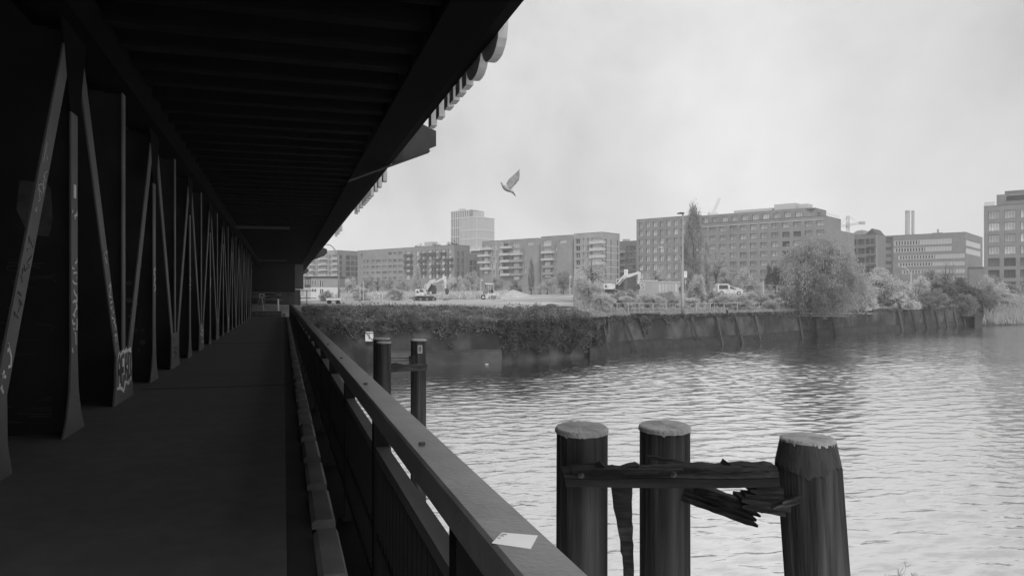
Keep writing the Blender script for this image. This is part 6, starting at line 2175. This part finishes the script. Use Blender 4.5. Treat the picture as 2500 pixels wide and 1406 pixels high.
# loading ramp near the bridge end: pale parked trailer edge and planks
t = at(812, 88, 'white_trailer', 'low white flat trailer beside the arched lamp', 'trailer', 0.0)
MB().box(-0.75, 0.95, 0, 2.2, 0.45, 0.72).build('bed', M_white, t)
for x_ in (-0.4, 0.6):
    MB().tube([(x_, -0.05, 0.24), (x_, 0.2, 0.24)], 0.24, 14).build('wheel', M_black, t)
fence('wire_fence', 'thin wire fence beside the end of the bridge', [(729, 74), (749, 73), (772, 72)], 1.5, 1.6, M_dark)

# cranes behind the roofs
def lattice(b, p, q, w, n_):
    p, q = Vector(p), Vector(q)
    d = (q - p).normalized()
    a = d.cross(Vector((0, 1, 0))).normalized() * w / 2
    c = d.cross(a).normalized() * w / 2
    cs = [a + c, a - c, -a - c, -a + c]
    for o in cs:
        b.tube([p + o, q + o], w * 0.09, 4)
    for i in range(n_):
        s0, s1 = p + (q - p) * (i / n_), p + (q - p) * ((i + 1) / n_)
        for j in range(4):
            b.tube([s0 + cs[j], s1 + cs[(j + 1) % 4]], w * 0.06, 4)
    return b
M_crane = mat('crane_paint', 0.35, rough=0.6)
D = 560
def cp(px, py):
    return Vector(((px - 2070) * D / F, 0, zof(py, D)))
t = thing('tower_crane', 'tower crane with horizontal jib behind the brick office roof', 'crane', (*wxy(2070, D), 0), CAMR)
lattice(MB(), cp(2070, 700), cp(2070, 527), 1.6, 14).build('mast', M_crane, t)
lattice(MB(), cp(2055, 552), cp(2100, 545), 1.3, 12).build('jib', M_crane, t)
MB().box(cp(2099, 0).x, cp(2111, 0).x, -1, 1, zof(548, D), zof(541, D)).build('counterweight', M_crane, t)
MB().tube([cp(2070, 527), cp(2050, 551)], 0.12, 5).build('tie', M_crane, t)
MB().tube([cp(2070, 527), cp(2098, 545)], 0.12, 5).build('tie', M_crane, t)
MB().box(cp(2067, 0).x, cp(2073, 0).x, -1.2, 1.2, zof(556, D), zof(550, D)).build('cab', M_crane, t)
t = thing('crane_jib', 'steep crane jib rising behind the left part of the brick office roof', 'crane', (*wxy(1740, D), 0), CAMR)
def cq(px, py):
    return Vector(((px - 1740) * D / F, 0, zof(py, D)))
lattice(MB(), cq(1737, 530), cq(1757, 484), 1.4, 10).build('jib', mat('crane_pale', 0.6), t)
MB().box(cq(1730, 0).x, cq(1752, 0).x, -2, 2, zof(700, D), zof(519, D)).build('lift_tower', MATS['crane_pale'], t)

# ---------------------------------------------------------------- pigeon in flight: one continuous body mesh
D = 13.5
k = D / F / 14.06
pg = thing('pigeon', 'grey pigeon flying with raised wings against the sky', 'bird', wp(1180 + 850 / 14.06, 400 + 820 / 14.06, D), CAMR)
def bp_(x, y, dep=0.0):
    return Vector(((x - 850) * k, dep, (820 - y) * k))
b = MB()
line = [(578, 648, 3), (600, 650, 12), (628, 662, 30), (655, 700, 38), (690, 760, 58), (750, 820, 82), (830, 870, 88), (900, 905, 74), (970, 945, 50), (1020, 990, 36), (1065, 1050, 26), (1116, 1122, 8)]
b.tube([bp_(x, y) for x, y, r_ in line], [r_ * k for _, _, r_ in line], 14)
def wing(b, side, dx, dy_):
    lead = [(790, 700), (830, 610), (890, 530), (1000, 445), (1110, 350), (1225, 262)]
    trail = [(940, 860), (1000, 800), (1075, 715), (1140, 640), (1200, 540), (1250, 450)]
    n_ = len(lead)
    rows = []
    for i in range(n_):
        t_ = i / (n_ - 1)
        row = []
        for j in range(5):
            s_ = j / 4.0
            x = lead[i][0] + (trail[i][0] - lead[i][0]) * s_ + dx * t_
            y = lead[i][1] + (trail[i][1] - lead[i][1]) * s_ + dy_ * t_
            dep = side * (0.035 + 0.10 * t_ ** 1.3 + 0.012 * math.sin(math.pi * s_))
            row.append(bp_(x, y, dep))
        rows.append(row)
    vs = [p_ for r_ in rows for p_ in r_]
    up_ = [p_ + Vector((0, side * 0.004, 0)) for p_ in vs]
    m_ = len(vs)
    fs = []
    for i in range(n_ - 1):
        for j in range(4):
            q = i * 5 + j
            fs.append((q, q + 1, q + 6, q + 5))
            fs.append((m_ + q, m_ + q + 5, m_ + q + 6, m_ + q + 1))
    b.add(vs + up_, fs)
    b.mi = 1
    for i in range(15):                     # flight feathers, spread at the wing tip
        t_ = i / 14.0
        if t_ < 0.65:
            q = t_ / 0.65
            a0 = (905 + (1165 - 905) * q, 850 - (850 - 560) * q)
            ang = math.radians(-35 - 8 * q)
            ln = 95 + 10 * q
        else:
            q = (t_ - 0.65) / 0.35
            a0 = (1150 + 40 * q, 540 - 220 * q)
            ang = math.radians(-43 - 16 * q)
            ln = 125 - 25 * q
        ux, uy = math.cos(ang), math.sin(ang)
        tt = min(1, t_ * 1.1)
        dep = side * (0.033 + 0.10 * tt ** 1.3)
        ox, oy = dx * tt, dy_ * tt
        wv = 17
        pts = [(0, -wv), (ln * 0.75, -wv), (ln, 0), (ln * 0.75, wv), (0, wv)]
        q3 = [bp_(a0[0] + ox + p_[0] * ux - p_[1] * uy, a0[1] + oy + p_[0] * uy + p_[1] * ux, dep + side * 0.0015 * (i % 2)) for p_ in pts]
        b.add(q3 + [p_ + Vector((0, side * 0.003, 0)) for p_ in q3], [(0, 1, 2, 3, 4), (9, 8, 7, 6, 5)] + [(i_, 5 + i_, 5 + (i_ + 1) % 5, (i_ + 1) % 5) for i_ in range(5)])
    b.mi = 0
wing(b, -1, 0, 0)
wing(b, 1, -12, 16)
b.mi = 1
tail = [(990, 940), (1030, 960), (1090, 1060), (1118, 1124), (1070, 1075), (1000, 1000)]
b.prism([(bp_(*p_).x, bp_(*p_).z) for p_ in tail], -0.02, 0.02)
b.mi = 0
b.build('body', [mat('pigeon_grey', 0.5, var=0.35, scale=18), mat('pigeon_dark', 0.2, var=0.4, scale=20)], pg, smooth=False)

# ---------------------------------------------------------------- haze over the river and the town
hm = bpy.data.materials.new('haze_air')
hm.use_nodes = True
hm.node_tree.nodes.clear()
ho = N(hm.node_tree, 'ShaderNodeOutputMaterial')
hv = N(hm.node_tree, 'ShaderNodeVolumePrincipled')
hv.inputs['Color'].default_value = (0.95, 0.95, 0.95, 1)
hv.inputs['Density'].default_value = 0.00047
hm.node_tree.links.new(hv.outputs[0], ho.inputs['Volume'])
zmin = WATER - 3
stuff(MB().box(-1300, 1700, -260, 1500, zmin, 100).build('haze', hm))
